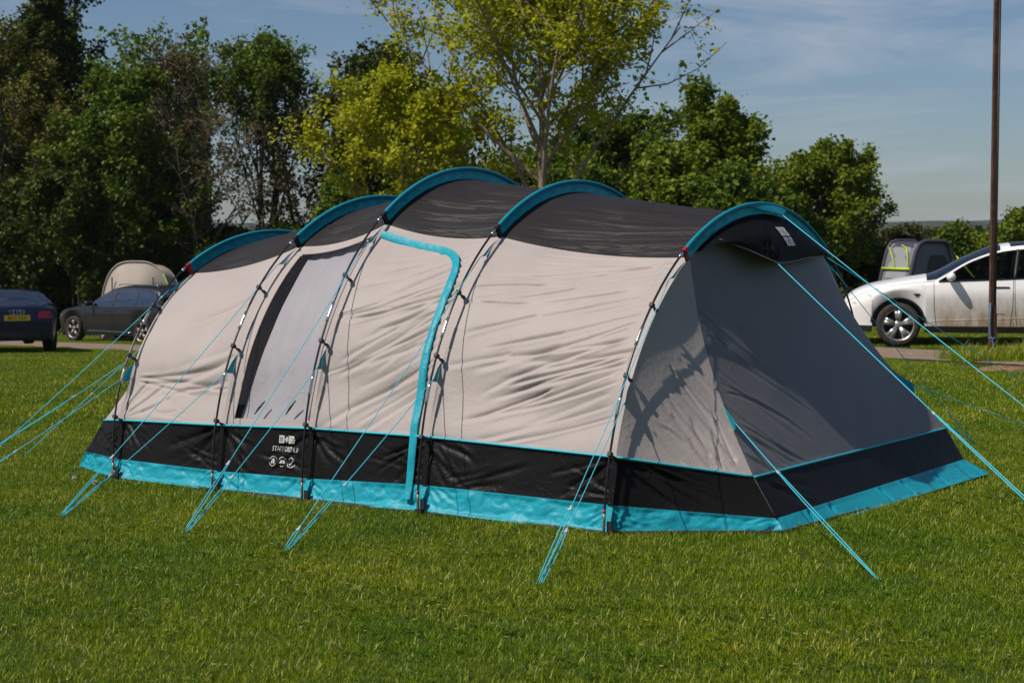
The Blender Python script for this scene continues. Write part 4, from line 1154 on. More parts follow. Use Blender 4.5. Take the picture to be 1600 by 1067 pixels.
for k, (px, D, yt, wd, lf, lab) in enumerate([
    (45, 58, 270, 4.0, 'leaf_dark', 'dark shrub under the trees behind the dark blue car'),
    (120, 56, 210, 3.0, 'leaf_dark', 'tall dark shrub below the narrow dark tree'),
    (175, 58, 300, 2.6, 'leaf_green', 'green shrub directly left of the tan dome tent'),
    (262, 59, 276, 2.8, 'leaf_bright', 'bright green shrub rising behind the tan dome tent'),
    (352, 57, 335, 2.4, 'leaf_dark', 'dark low shrub above the front hoop of the tunnel tent'),
    (440, 58, 325, 2.4, 'leaf_green', 'green shrub behind the roof between the first two hoops'),
    (545, 56, 252, 2.8, 'leaf_green', 'green shrub behind the second hoop of the tunnel tent'),
    (700, 55, 190, 3.0, 'leaf_dark', 'dark shrub behind the low yellow maple'),
    (815, 54, 205, 3.0, 'leaf_bright', 'light green shrub behind the forked maple trunk'),
    (900, 50, 225, 2.4, 'leaf_green', 'mid green shrub above the fourth hoop of the tunnel tent'),
    (1045, 48, 205, 2.4, 'leaf_bright', 'bright shrub over the roof between the last two hoops'),
    (1225, 52, 290, 2.4, 'leaf_green', 'green shrub at the foot of the round tree behind the hood')]):
    T_('shrub', lab, 'shrub', px, D, yt, wd, .0, lf, 'bark_dark', 100 + k, 18, 9, 7, 13, .15, .25, .05, stems=3, group=sg)
T_('scrub_bush', 'olive brown scrub bush right of the round tree', 'bush', 1398, 60, 342, 2.4, .0, 'leaf_brown', 'bark', 120, 17, 9, 7, 8, .12, .22, .05, stems=3)
hg = 'hedge bushes on the skyline'
for k, (px, D, yt, wd, lf, lab) in enumerate([
    (1350, 58, 372, 2.4, 'leaf_dark', 'dark hedge bush just left of the grey awning tent'),
    (1487, 60, 346, 1.2, 'leaf_green', 'small pointed green bush right of the grey awning tent'),
    (1540, 66, 360, 3.2, 'leaf_bright', 'light green hedge bush behind the white car bonnet'),
    (1596, 58, 318, 1.7, 'leaf_bright', 'tall hedge bush at the right edge above the white car')]):
    T_('hedge_bush', lab, 'bush', px, D, yt, wd, .0, lf, 'bark_dark', 130 + k, 16, 9, 7, 12, .13, .22, .05, stems=3, group=hg)
# the depth of the wood behind the first row, too dense to tell apart
def wood_mass(name, label, spans, seed, leaf, lsz):
    r = np.random.default_rng(seed); Cs = []
    for (p0, p1, D0, D1, yt0, yt1, n) in spans:
        D = r.uniform(D0, D1, n); px = r.uniform(p0, p1, n); X = (px - 800) / 2769.66 * D
        zb = terrain(X, D); zt = 1.65 + (365 - (yt0 + (yt1 - yt0) * (px - p0) / (p1 - p0))) / 2769.66 * D
        zt = zt * (1 + .35 * fbm(X * .55 + seed, D * .2, 3)); f = r.random(n)
        cl = fbm(X * .9 + 3, (zb + (zt - zb) * f) * .9 + D * .5, 3)
        k = cl > -.12; Cs.append(np.stack([X, D, zb + (zt - zb) * f], 1)[k])
    C = np.concatenate(Cs); nl = len(C)
    nrm = r.normal(0, 1, (nl, 3)); nrm[:, 2] = np.abs(nrm[:, 2]) + .3; nrm /= np.linalg.norm(nrm, axis=1, keepdims=True)
    ax = r.normal(0, 1, (nl, 3)); ax -= nrm * (ax * nrm).sum(1, keepdims=True); ax /= np.linalg.norm(ax, axis=1, keepdims=True)
    sd = np.cross(nrm, ax); sz = (lsz * r.uniform(.55, 1.25, nl))[:, None]
    V = np.stack([C - ax * sz * .5, C + sd * sz * .42 + nrm * sz * .2, C + ax * sz * .6, C - sd * sz * .42 + nrm * sz * .2], 1).reshape(-1, 3)
    b4 = np.arange(nl)[:, None] * 4
    o = obj(name, V, np.concatenate([b4 + np.array([0, 1, 2]), b4 + np.array([0, 2, 3])]), M[leaf], None, attr={'rnd': np.repeat(r.random(nl), 4)})
    return tag(o, label, 'woodland', kind='stuff')
wood_mass('canopy', 'mixed green leaves deep inside the wood on the left', [(-150, 330, 63, 72, 75, 95, 70000), (520, 720, 62, 70, 110, 130, 26000)], 21, 'leaf_green', .2)
wood_mass('undergrowth', 'dark undergrowth filling the wood behind the cars and tent', [(-120, 320, 57, 66, 250, 300, 42000), (320, 520, 60, 68, 372, 352, 14000), (520, 900, 58, 66, 230, 225, 36000), (880, 1260, 55, 64, 240, 300, 36000), (1240, 1700, 68, 76, 356, 352, 22000)], 9, 'leaf_dark', .2)

# far wooded ridge
hx = np.linspace(-900, 1400, 260); rows = []
for f_, d_, hgt in ((0, 1500, -14), (.35, 1560, -2), (.8, 1640, 1.0), (1, 1700, 1.0)):
    ridge = (13.0 + 2.4 * fbm(hx * .004 + 2, hx * 0 + 1, 4) + .9 * fbm(hx * .09, hx * 0 + 6, 3)) if hgt >= 0 else np.full_like(hx, hgt)
    rows.append(np.stack([hx, np.full_like(hx, d_), ridge * (1 if hgt != 1.0 or f_ == 1 else .93)], 1))
M['ridge'] = mat('wooded ridge', (0.045, 0.06, 0.03), 0.95, 0.1, var=.5, vscale=.06, bump=1.0, bscale=.12, bdist=6)
hill = obj('hill', np.concatenate(rows), grid_faces(4, 260), M['ridge'])
tag(hill, kind='structure')
# ------------------------------------------------------------------ cars
def paint(name, col, rough=.25, dirt=0.0, metal=0.0):
    m = mat(name, col, rough, .5, metal, coat=.6 if col[0] > .3 else .25)
    n, l = m.node_tree.nodes, m.node_tree.links; b = n['Principled BSDF']; b.inputs['Coat Roughness'].default_value = .08
    if dirt:
        tc = n.new('ShaderNodeTexCoord'); sp = n.new('ShaderNodeSeparateXYZ'); l.new(tc.outputs['Object'], sp.inputs['Vector'])
        mr = n.new('ShaderNodeMapRange'); mr.inputs['From Min'].default_value = .95; mr.inputs['From Max'].default_value = .35
        l.new(sp.outputs['Z'], mr.inputs['Value'])
        mp = n.new('ShaderNodeMapping'); mp.inputs['Scale'].default_value = (6, 6, 2.2); l.new(tc.outputs['Object'], mp.inputs['Vector'])
        no = n.new('ShaderNodeTexNoise'); no.inputs['Scale'].default_value = 1.4; no.inputs['Detail'].default_value = 8; no.inputs['Roughness'].default_value = .65
        l.new(mp.outputs['Vector'], no.inputs['Vector'])
        # mud thrown up behind the front wheel: thickest on the door, fading to nose and tail
        mx_ = n.new('ShaderNodeMapRange'); mx_.inputs['From Min'].default_value = 1.1; mx_.inputs['From Max'].default_value = 1.6; l.new(sp.outputs['X'], mx_.inputs['Value'])
        a = n.new('ShaderNodeMath'); a.operation = 'MULTIPLY'; l.new(mr.outputs['Result'], a.inputs[0]); l.new(no.outputs['Fac'], a.inputs[1])
        c = n.new('ShaderNodeMath'); c.operation = 'MULTIPLY'; l.new(a.outputs['Value'], c.inputs[0]); l.new(mx_.outputs['Result'], c.inputs[1])
        c2 = n.new('ShaderNodeMath'); c2.operation = 'MULTIPLY'; c2.inputs[1].default_value = dirt; c2.use_clamp = True; l.new(c.outputs['Value'], c2.inputs[0])
        mix = n.new('ShaderNodeMixRGB'); mix.inputs['Color1'].default_value = (*col, 1); mix.inputs['Color2'].default_value = (.36, .25, .15, 1)
        l.new(c2.outputs['Value'], mix.inputs['Fac']); l.new(mix.outputs['Color'], b.inputs['Base Color'])
        rr = n.new('ShaderNodeMapRange'); rr.inputs['To Min'].default_value = rough; rr.inputs['To Max'].default_value = .8
        l.new(c2.outputs['Value'], rr.inputs['Value']); l.new(rr.outputs['Result'], b.inputs['Roughness'])
        cw = n.new('ShaderNodeMapRange'); cw.inputs['To Min'].default_value = .6; cw.inputs['To Max'].default_value = 0
        l.new(c2.outputs['Value'], cw.inputs['Value']); l.new(cw.outputs['Result'], b.inputs['Coat Weight'])
    return m
M['white_paint'] = paint('white car paint', (.88, .86, .83), .35, 1.9)
M['grey_paint'] = paint('dark grey car paint', (.035, .035, .038), .28, metal=.5)
M['blue_paint'] = paint('dark blue car paint', (.006, .010, .035), .25, metal=.3)
M['trim'] = mat('black plastic trim', (.015, .015, .016), .5)
M['tyre'] = mat('dusty tyre', (.045, .036, .030), .85, .2, var=.3, vscale=12)
M['alloy'] = mat('silver alloy', (.52, .50, .47), .32, metal=.85, var=.1, vscale=8)
M['alloy_dim'] = mat('brake dusted alloy', (.28, .25, .22), .4, metal=.7)
M['glass_car'] = glassy('tinted car glass', (.36, .40, .38), .35, rough=.01)
M['glass_dark'] = glassy('dark car glass', (.10, .11, .12), .4, rough=.01)
M['chrome'] = mat('chrome strip', (.6, .6, .6), .15, metal=1.0)
M['seat'] = mat('black seat', (.02, .02, .022), .6)
M['seat_pale'] = mat('pale headlining', (.35, .34, .33), .8)
M['lamp_red'] = mat('red lamp lens', (.16, .006, .008), .15, coat=.5)
M['lamp_clear'] = mat('clear lamp lens', (.5, .5, .5), .1, coat=.5)
M['plate_y'] = mat('yellow number plate', (.62, .40, .02), .4)
M['plate_k'] = mat('plate lettering', (.015, .015, .015), .5)

def car(name, label, loc, rz, sp):
    """lofted body: stations along x (nose at 0), each a half section mirrored in y"""
    root = empty(name, loc, rz); tag(root, label, 'car')
    L = sp['L']; xs = np.unique(np.concatenate([np.linspace(0, L, 130), *[np.linspace(w - .44, w + .44, 45) for w in sp['wheels']]]))
    Rt = sp['R']; Ra = Rt + sp.get('gap', .06)
    top = interp(xs, sp['top']); belt = np.minimum(interp(xs, sp['belt']), top - .012)
    wt = np.maximum(interp(xs, sp['wintop']), belt); wt = np.minimum(wt, np.maximum(top - .03, belt))
    sill = interp(xs, sp['sill']); wid = interp(xs, sp['width'])
    arch = np.full_like(xs, -1.0)
    for w in sp['wheels']:
        q = Ra**2 - (xs - w)**2; arch = np.maximum(arch, np.where(q > 0, Rt + np.sqrt(np.clip(q, 0, None)), -1))
    low = np.maximum(sill, arch)
    low = np.minimum(low, belt - .04)
    rows = []; kinds = []
    def row(y, z): rows.append(np.stack([xs, y, z], 1))
    tum = sp.get('tumble', .42)
    clad = np.maximum(low, sill + .10)
    bulge = lambda f: wid * (1 - .10 * (1 - f) ** 2 - .05 * f ** 4)
    row(bulge(0) * .985, low); kinds.append('clad')
    row(bulge(.08), clad); kinds.append('body')
    for f in (.25, .42, .58, .72, .82, .92):
        z = clad + (belt - clad) * f; row(bulge(f) + (.012 if f == .72 else 0), z); kinds.append('body')
    wb = bulge(1.0)
    row(wb, belt); kinds.append('glass')
    for f in (.25, .5, .75):
        z = belt + (wt - belt) * f; row(wb - tum * (z - belt) * (1 - .15 * f) - .012, z); kinds.append('glass')
    yr = wb - tum * (wt - belt) * .9 - .012
    row(yr, wt); kinds.append('roof')
    for a in (12, 26, 42, 58, 72, 82, 90):
        row(yr * np.cos(R(a)) ** .75 if a < 90 else yr * 0, wt + (top - wt) * np.sin(R(a)) ** .9); kinds.append('roof%d' % a)
    G = np.array(rows); nr, nx = G.shape[:2]
    Gm = G.copy(); Gm[..., 1] *= -1
    V = np.concatenate([G.reshape(-1, 3), Gm.reshape(-1, 3)])
    F0 = grid_faces(nr, nx).reshape(nr - 1, nx - 1, 4)
    xc = (xs[:-1] + xs[1:]) / 2; gl = (wt - belt)[:-1] + (wt - belt)[1:]
    ws, rw = sp['windscreen'], sp['rearwin']
    part = np.zeros((nr - 1, nx - 1), int)                  # 0 paint 1 trim 2 side glass 3 windscreens
    for r_ in range(nr - 1):
        k = kinds[r_]
        if k == 'clad': part[r_] = 1
        if k == 'glass': part[r_] = np.where(gl > .02, 2, 0)
        if k.startswith('roof') and k not in ('roof',):
            part[r_] = np.where(((xc > ws[0]) & (xc < ws[1])) | ((xc > rw[0]) & (xc < rw[1])) | (sp.get('glassroof', False) & (xc > ws[1] + .15) & (xc < rw[0] - .1) & (k not in ('roof12',))), 3, 0)
    XC = np.broadcast_to(xc, part.shape)
    def sub(sel, both=0, x0=-9, x1=99):
        f = F0[(part == sel) & (XC > x0) & (XC < x1)]; g = f[:, ::-1] + nr * nx
        return np.concatenate([f, g]) if both == 0 else (f if both > 0 else g)
    def part_obj(nm, F, m, parent=root):
        used = np.unique(F); mp = np.zeros(len(V), int); mp[used] = np.arange(len(used))
        return obj(nm, V[used], mp[F], m, parent)
    body = part_obj('body', sub(0), sp['paint']); [part_obj('sill_cladding', sub(1, q), M['trim']) for q in (1, -1)]
    for q in (1, -1): part_obj('side_glass', sub(2, q), sp.get('glass', M['glass_car']))
    part_obj('windscreen', sub(3, 0, -9, ws[1] + .05), M['glass_dark']); part_obj('rear_window', sub(3, 0, rw[0] - .05, 99), M['glass_dark'])
    if sp.get('glassroof'): part_obj('roof_glass', sub(3, 0, ws[1] + .05, rw[0] - .05), M['glass_dark'])
    # end caps, floor and inner darkness
    for e, nm in ((0, 'front_cap'), (nx - 1, 'rear_cap')):
        ring_ = np.concatenate([G[:, e], Gm[::-1, e][1:]]); obj(nm, ring_, [tuple(range(len(ring_)))], sp['paint'], root)
    mb = MB(); zf = float(sill.mean()) + .12
    mb.box((L / 2, 0, zf), (L - .5, sp['W'] * 2 - .5, .10))
    for w in sp['wheels']: mb.box((w, 0, .55), (Ra * 2 + .1, sp['W'] * 2 - .42, .5))
    mb.box((sp['wheels'][0] * .55, 0, .55), (.5, 1.2, .35)); mb.box((L - .45, 0, .55), (.5, 1.2, .35))
    mb.build('underbody', M['trim'], root, smooth=False)
    for x_ in sp['seats']:                                  # seats
        for y_ in (-.37, .37):
            mb = MB(); dz = -sp.get('drop', 0); mb.box((x_, y_, .62 + dz), (.5, .48, .18)); rt = Matrix.Rotation(R(14), 3, 'Y'); mb.box((x_ + .27, y_, .92 + dz), (.13, .46, .56), rt); mb.box((x_ + .36, y_, 1.26 + dz), (.09, .26, .16), rt); mb.build('seat', M['seat'], root, smooth=False)
    mb = MB(); sx = sp['seats'][0] - .52; mb.box((sx - .25, 0, .86), (.42, 1.4, .22)); 
    a_ = np.linspace(0, 2 * math.pi, 22); mb.tube(np.stack([sx + .05 + .07 * np.sin(a_), .37 + .18 * np.cos(a_), 1.0 + .17 * np.sin(a_)], 1), .016, 6); mb.build('dashboard', M['seat'], root)
    bv = bvh_of([body, *[c for c in root.children if c.name.split('.')[0] in ('side_glass', 'windscreen', 'rear_window', 'sill_cladding', 'rear_cap', 'front_cap')]])
    def onside(x, z, s, off=.004):
        h = bv.ray_cast(Vector((x, s * 3, z)), Vector((0, -s, 0)))
        p = h[0] if h[0] is not None else Vector((x, s * sp['W'], z)); return np.array(p) + np.array([0, s * off, 0])
    def line(nm, pts, s, r, m, off=0.0, n=5):
        q = np.array([onside(x, z, s, off) for x, z in pts]); mb = MB(); mb.tube(q, r, n); return mb.build(nm, m, root)
    def dpath(pts, n=10):
        o = []
        for (a, b), (c, d) in zip(pts[:-1], pts[1:]): o += [(a + (c - a) * t, b + (d - b) * t) for t in np.linspace(0, 1, n, endpoint=False)]
        return o + [pts[-1]]
    bz = lambda x: float(np.interp(x, xs, belt)); tz = lambda x: float(np.interp(x, xs, wt)); sz = lambda x: float(np.interp(x, xs, sill)) + .11
    for s in (-1, 1):
        for x0, x1 in sp['doors']:                          # shut lines
            for x_, bow in ((x0, sp.get('bow', .03)), (x1, -.02)):
                line('door_gap', dpath([(x_ + bow * 2, sz(x_)), (x_ + bow * .3, (sz(x_) + bz(x_)) * .46), (x_, bz(x_) - .01)]), s, .005, M['trim'], -.001)
            hx_ = x1 - .16; hz = bz(hx_) - .12
            mb = MB(); p = onside(hx_, hz, s, .010); mb.box(p, (.20, .012, .022)); mb.build('door_handle', sp.get('handle', sp['paint']), root, smooth=False)
        for x_, sl in sp['pillars']:                        # window pillars
            pts = dpath([(x_, bz(x_) + .004), (x_ + sl, tz(x_ + sl) - .004)], 6); line('pillar', pts, s, .028, M['trim'], -.012, 6)
        dl = [x_ for x_ in xs if np.interp(x_, xs, wt - belt) > .012]
        if dl:
            line('belt_trim', [(x_, bz(x_) - .006) for x_ in np.linspace(dl[0], dl[-1], 40)], s, .009, sp.get('trimline', M['trim']), 0.0)
            if sp.get('toptrim'): line('window_trim', [(x_, tz(x_) + .006) for x_ in np.linspace(dl[0] + .1, dl[-1], 40)], s, .008, sp['trimline'], 0.0)
        if sp.get('crease'): line('crease', [(x_, z_) for x_, z_ in dpath(sp['crease'], 20)], s, .006, sp['paint'], -.001)
        if sp.get('sidestrip'): line('side_strip', dpath(sp['sidestrip'], 14), s, .016, M['chrome'] if sp['sidestrip_m'] else M['alloy_dim'], -.004)
        # wheel arch lip
        for w in sp['wheels']:
            a_ = np.linspace(R(6), R(174), 26); rr = Ra + .012
            pts = [(w + rr * math.cos(q), Rt + rr * math.sin(q)) for q in a_]; line('arch_lip', pts, s, .022 if sp.get('archclad') else .010, M['trim'] if sp.get('archclad') else sp['paint'], -.006, 6)
        # mirror
        mx_ = sp['mirror']; p = onside(mx_, bz(mx_) + .02, s, .0); mb = MB()
        V_, F_ = tube_np(np.array([p + np.array([.0, -s * .02, -.02]), p + np.array([-.01, s * .10, .03])]), .025, 6); mb.add(V_, [tuple(f) for f in F_])
        th = np.linspace(-1, 1, 9)
        mb.lathe([(.0, -.115), (.05, -.11), (.078, -.085), (.088, -.03), (.09, .03), (.082, .08), (.05, .11), (0, .115)], 14, 'y', (0, 0, 0))
        mb.V[-1] = mb.V[-1] * np.array([.8, 1.1, .78]) + (p + np.array([-.01, s * .15, .055])); mb.build('mirror', sp['paint'], root)
        for w in sp['wheels']:
            wh = empty('wheel', (w, s * (sp['W'] - .125), Rt), 0, root)
            t = MB(); t.lathe([(Rt - .095, -.10), (Rt - .05, -.112), (Rt - .012, -.10), (Rt, -.07), (Rt, .07), (Rt - .012, .10), (Rt - .05, .112), (Rt - .095, .10)], 40, 'y'); t.build('tyre', M['tyre'], wh)
            rim = MB(); ro = Rt - .088
            rim.lathe([(ro, -.095), (ro + .012, -.10), (ro + .012, .10), (ro, .098), (ro - .02, .088), (ro - .03, .0), (ro - .03, -.09)], 40, 'y')
            rim.lathe([(0, .075), (.055, .075), (.065, .06), (.065, .02), (0, .02)], 20, 'y')
            ns = sp['spokes']
            for k in range(ns):
                for dd in ((-.13, .13) if sp.get('twin') else (0,)):
                    an = 2 * math.pi * k / ns + .3
                    for j, (r0, r1, w0, w1, h0, h1) in enumerate([(.05, ro - .01, sp['spw'][0], sp['spw'][1], .075, .085)]):
                        c, s_ = math.cos(an), math.sin(an); c2, s2 = math.cos(an + dd), math.sin(an + dd)
                        a0 = np.array([c * r0, 0, s_ * r0]); a1 = np.array([c2 * r1, 0, s2 * r1]); d_ = a1 - a0; d_ /= np.linalg.norm(d_); nn_ = np.array([-d_[2], 0, d_[0]])
                        pts = []
                        for (b_, w_, h_) in ((a0, w0, h0), (a1, w1, h1)):
                            for q in (-1, 1): pts += [b_ + nn_ * w_ * q + np.array([0, h_ - .03, 0]), b_ + nn_ * w_ * q * .7 + np.array([0, h_, 0])]
                        rim.add(pts, [(0, 1, 5, 4), (1, 3, 7, 5), (3, 2, 6, 7), (0, 2, 3, 1), (4, 5, 7, 6)])
            ro_ = rim.build('rim', sp['alloy'], wh)
            bk = MB(); bk.lathe([(0, -.01), (ro - .02, -.01), (ro - .02, -.03), (0, -.03)], 24, 'y'); bk.build('brake_disc', M['trim'], wh)
            if s < 0: wh.rotation_euler = (0, 0, math.pi)
    return root, bv, onside

def at_px(px, D): return (px - 800) / 2769.66 * D
# white electric crossover on the right
suv = dict(L=4.75, W=.95, R=.338, gap=.062, wheels=(.87, 3.76), paint=M['white_paint'], archclad=True, glassroof=True, bow=.02,
    top=[(0, .62), (.05, .74), (.2, .86), (.5, .97), (1.0, 1.06), (1.32, 1.115), (1.9, 1.40), (2.35, 1.57), (2.8, 1.625), (3.2, 1.60), (3.8, 1.45), (4.3, 1.24), (4.6, 1.12), (4.7, 1.02), (4.75, .85)],
    belt=[(0, .57), (.1, .68), (.4, .84), (.9, .955), (1.4, 1.0), (2.2, 1.035), (3.2, 1.085), (4.0, 1.14), (4.5, 1.10), (4.75, .82)],
    wintop=[(0, .5), (1.40, .98), (1.52, 1.05), (2.0, 1.33), (2.5, 1.48), (2.9, 1.515), (3.3, 1.47), (3.8, 1.32), (4.1, 1.17), (4.2, 1.0), (4.75, .5)],
    sill=[(0, .30), (.3, .22), (.8, .22), (4.0, .23), (4.5, .30), (4.75, .42)],
    width=[(0, .50), (.06, .64), (.2, .78), (.45, .89), (.8, .945), (1.5, .95), (3.9, .95), (4.4, .90), (4.65, .80), (4.75, .66)],
    windscreen=(1.30, 2.38), rearwin=(3.45, 4.35), seats=(2.0, 2.95), doors=((1.40, 2.58), (2.60, 3.55)), pillars=((2.60, .06), (3.52, .0)), mirror=1.66, spokes=5, twin=True, spw=(.028, .045), alloy=M['alloy'],
    handle=M['trim'], crease=[(1.35, .40), (2.4, .44), (3.4, .49)])
c, bv, onside = car('white_car', 'muddy white electric crossover parked beyond the track behind the brown post', (at_px(1350, 27.6) - .17, 28.45, float(terrain(6, 28))), R(-12), suv)
mb = MB(); p = onside(1.16, .80, -1, .006); mb.add([p + np.array([-.07, 0, .02]), p + np.array([.09, 0, .025]), p + np.array([.0, 0, -.025]), p + np.array([-.055, -.001, .0])], [(0, 3, 2, 1)]); mb.build('side_badge', M['trim'], c, smooth=False)
for s in (-1, 1):
    mb = MB(); q = [onside(x_, z_, s, .004) for x_, z_ in ((.10, .62), (.18, .68), (.42, .80), (.46, .775), (.22, .65))]; mb.add(q, [(0, 1, 2, 3, 4)]); mb.build('headlight', M['lamp_clear'], c, smooth=False)
# dark grey estate on the left
est = dict(L=4.77, W=.915, R=.335, gap=.055, wheels=(.90, 3.69), paint=M['grey_paint'], trimline=M['chrome'], toptrim=True,
    top=[(0, .58), (.08, .72), (.3, .83), (.8, .92), (1.3, .98), (1.55, 1.03), (2.0, 1.27), (2.4, 1.44), (2.9, 1.50), (3.8, 1.485), (4.3, 1.42), (4.55, 1.27), (4.72, .98), (4.77, .75)],
    belt=[(0, .55), (.1, .66), (.5, .80), (1.0, .88), (1.6, .935), (2.6, .96), (3.8, 1.0), (4.4, 1.01), (4.7, .92), (4.77, .70)],
    wintop=[(0, .5), (1.50, .9), (1.66, 1.0), (2.1, 1.24), (2.5, 1.36), (3.0, 1.40), (3.7, 1.385), (4.15, 1.33), (4.33, 1.12), (4.4, .95), (4.77, .5)],
    sill=[(0, .28), (.3, .20), (.8, .20), (4.0, .21), (4.5, .28), (4.77, .38)],
    width=[(0, .52), (.08, .68), (.25, .80), (.5, .88), (.9, .91), (3.9, .91), (4.4, .87), (4.7, .78), (4.77, .68)],
    windscreen=(1.52, 2.45), rearwin=(4.36, 4.62), seats=(2.05, 3.0), doors=((1.42, 2.52), (2.54, 3.45)), pillars=((2.53, .06), (3.42, .05)), mirror=1.72, spokes=5, twin=True, spw=(.016, .020), alloy=M['alloy_dim'],
    sidestrip=[(1.35, .30), (3.25, .30)], sidestrip_m=True)
zc_ = float(terrain(-11, 48))
c, bv, onside = car('grey_estate_car', 'dark grey estate car parked in front of the tan dome tent', (at_px(104, 49.5) + .18, 49.9, zc_ - .02), R(-37), est)
c.scale = (1, 1, 1.05)
for s in (-1, 1):
    mb = MB(); mb.tube(np.array([(2.5, s * .60, 1.475), (2.6, s * .60, 1.515), (4.0, s * .60, 1.505), (4.1, s * .60, 1.46)]), .012, 6); mb.build('roof_rail', M['chrome'], c)
# dark blue saloon, seen from behind at the left edge
sal = dict(drop=.2, L=4.70, W=.925, R=.335, gap=.05, wheels=(.90, 3.72), paint=M['blue_paint'],
    top=[(0, .55), (.08, .68), (.3, .80), (.9, .90), (1.4, .97), (1.6, 1.02), (2.1, 1.21), (2.6, 1.29), (3.1, 1.29), (3.6, 1.20), (4.1, 1.05), (4.35, 1.0), (4.58, .985), (4.65, .93), (4.70, .70)],
    belt=[(0, .52), (.1, .63), (.5, .78), (1.0, .86), (1.6, .91), (2.6, .94), (3.6, .96), (4.3, .95), (4.6, .90), (4.70, .66)],
    wintop=[(0, .5), (1.55, .9), (1.7, .97), (2.2, 1.15), (2.7, 1.21), (3.2, 1.19), (3.6, 1.10), (3.9, 1.0), (4.0, .9), (4.70, .5)],
    sill=[(0, .28), (.3, .20), (.8, .20), (4.0, .21), (4.5, .26), (4.70, .34)],
    width=[(0, .55), (.08, .70), (.25, .82), (.5, .89), (.9, .92), (3.8, .92), (4.3, .88), (4.55, .82), (4.66, .76), (4.70, .70)],
    windscreen=(1.55, 2.5), rearwin=(3.25, 4.28), seats=(2.0, 2.9), doors=((1.42, 2.5), (2.52, 3.4)), pillars=((2.5, .05),), mirror=1.75, spokes=5, twin=True, spw=(.02, .025), alloy=M['alloy_dim'])
D_ = 36.0; zb_ = float(terrain(-10, D_))
ang = R(-66)     # nose pointing away from the camera
bx = at_px(9, D_)
c, bv, onside = car('dark_blue_car', 'dark blue car seen from behind, cut off by the left edge', (at_px(26, D_) - 4.7 * math.cos(ang), D_ - 4.7 * math.sin(ang), zb_ - .02), ang, sal)
def onrear(y, z, off=.004):
    h = bv.ray_cast(Vector((8, y, z)), Vector((-1, 0, 0))); p = h[0] if h[0] is not None else Vector((4.7, y, z)); return np.array(p) + np.array([off, 0, 0])
def rear_patch(nm, y0, y1, z0, z1, m, off=.004, n=6, taper=0.0):
    Y, Z = np.meshgrid(np.linspace(y0, y1, n), np.linspace(z0, z1, n)); V = []
    for a in range(n):
        for b in range(n):
            f = abs(Y[a, b] - y0) / max(1e-6, abs(y1 - y0)); zz = Z[a, b] + taper * f * (.5 - a / (n - 1)) * -1; V.append(onrear(Y[a, b], zz, off))
    return obj(nm, V, grid_faces(n, n), m, c)
for s in (-1, 1): rear_patch('tail_lamp', s * .42, s * .78, .74, .885, M['lamp_red'], .006)
pl = rear_patch('number_plate', -.26, .26, .70, .82, M['plate_y'], .012, 3)
V2, F2 = text_mesh('BL11 YLD', .105)
pv = np.array(pl.data.vertices[4].co); mx3 = max(v.co.x for v in pl.data.vertices) + .004
for v in pl.data.vertices: v.co.x = mx3 - .004
obj('plate_lettering', [(mx3, x * .86, .725 + y * .93) for x, y in V2[:, :2]], F2, M['plate_k'], pl, smooth=False)
mb = MB(); a_ = np.linspace(0, 2 * math.pi, 20)
for k in range(4): q = onrear(-.105 + k * .07, .875, .006); mb.tube(np.stack([np.full(20, q[0]), q[1] + .045 * np.cos(a_), q[2] + .045 * np.sin(a_)], 1), .007, 5)
mb.build('badge', M['chrome'], c)
rear_patch('boot_gap', -.62, .62, .905, .912, M['trim'], .003, 6)
rear_patch('lower_valance', -.70, .70, .36, .50, M['trim'], .006, 6)
# ------------------------------------------------------------------ other tents, post, small things
M['tan'] = fabric('tan tent fabric', (.40, .34, .28), .6, .3, .3)
M['awn_grey'] = fabric('grey awning fabric', (.19, .19, .21), .55, .3, .3)
M['awn_dark'] = fabric('dark grey awning fabric', (.055, .055, .075), .55, .3, .3)
M['mesh'] = mat('dark mesh window', (.035, .037, .042), .5)
M['lime'] = mat('lime trim', (.50, .60, .02), .55)
M['silver_c'] = fabric('pale grey awning curtain', (.30, .31, .33), .55, .3, .3)
M['rust'] = mat('rusty brown steel', (.085, .043, .026), .75, .3, var=.5, vscale=9, bump=.5, bscale=60, bdist=.004)
M['steel_dark'] = mat('dark steel', (.02, .018, .018), .5, metal=.4)
M['blue_cord'] = mat('blue cord', (.10, .25, .42), .7)
M['earth'] = mat('dry earth', (.21, .13, .075), .95, .1, var=.4, vscale=9, bump=1, bscale=30, bdist=.03)

# tan dome tent behind the estate car
D_ = 51.5; X_ = at_px(224, D_); z_ = float(terrain(X_, D_))
tt = empty('dome_tent', (X_, D_, z_), R(-10)); tag(tt, 'tan dome awning tent standing behind the dark grey estate car', 'tent')
Hd, Wd_, Ld = 2.25, 1.10, 1.1
def arch_strip(y0, y1, a0, a1, hs0=1.0, hs1=1.0, n=40, k=10, sag=.04):
    A = np.linspace(a0, a1, n); f = np.linspace(0, 1, k); V = []
    for q in f:
        hs = hs0 * (1 - q) + hs1 * q - sag * math.sin(math.pi * q)
        V.append(np.stack([-Wd_ * hs * np.sign(np.cos(A)) * np.abs(np.cos(A)) ** .62, np.full(n, y0 + (y1 - y0) * q), Hd * hs * np.sin(A) ** .8], 1))
    return np.array(V)
g = arch_strip(-Ld / 2, Ld / 2, .001, math.pi - .001, 1, .94); obj('shell', g.reshape(-1, 3), grid_faces(10, 40), M['tan'], tt)
An = np.linspace(.001, math.pi - .001, 40)
fr = np.stack([-Wd_ * np.sign(np.cos(An)) * np.abs(np.cos(An)) ** .62, np.full(40, -Ld / 2), Hd * np.sin(An) ** .8], 1)
cen = np.array([0, -Ld / 2 - .02, Hd * .45])
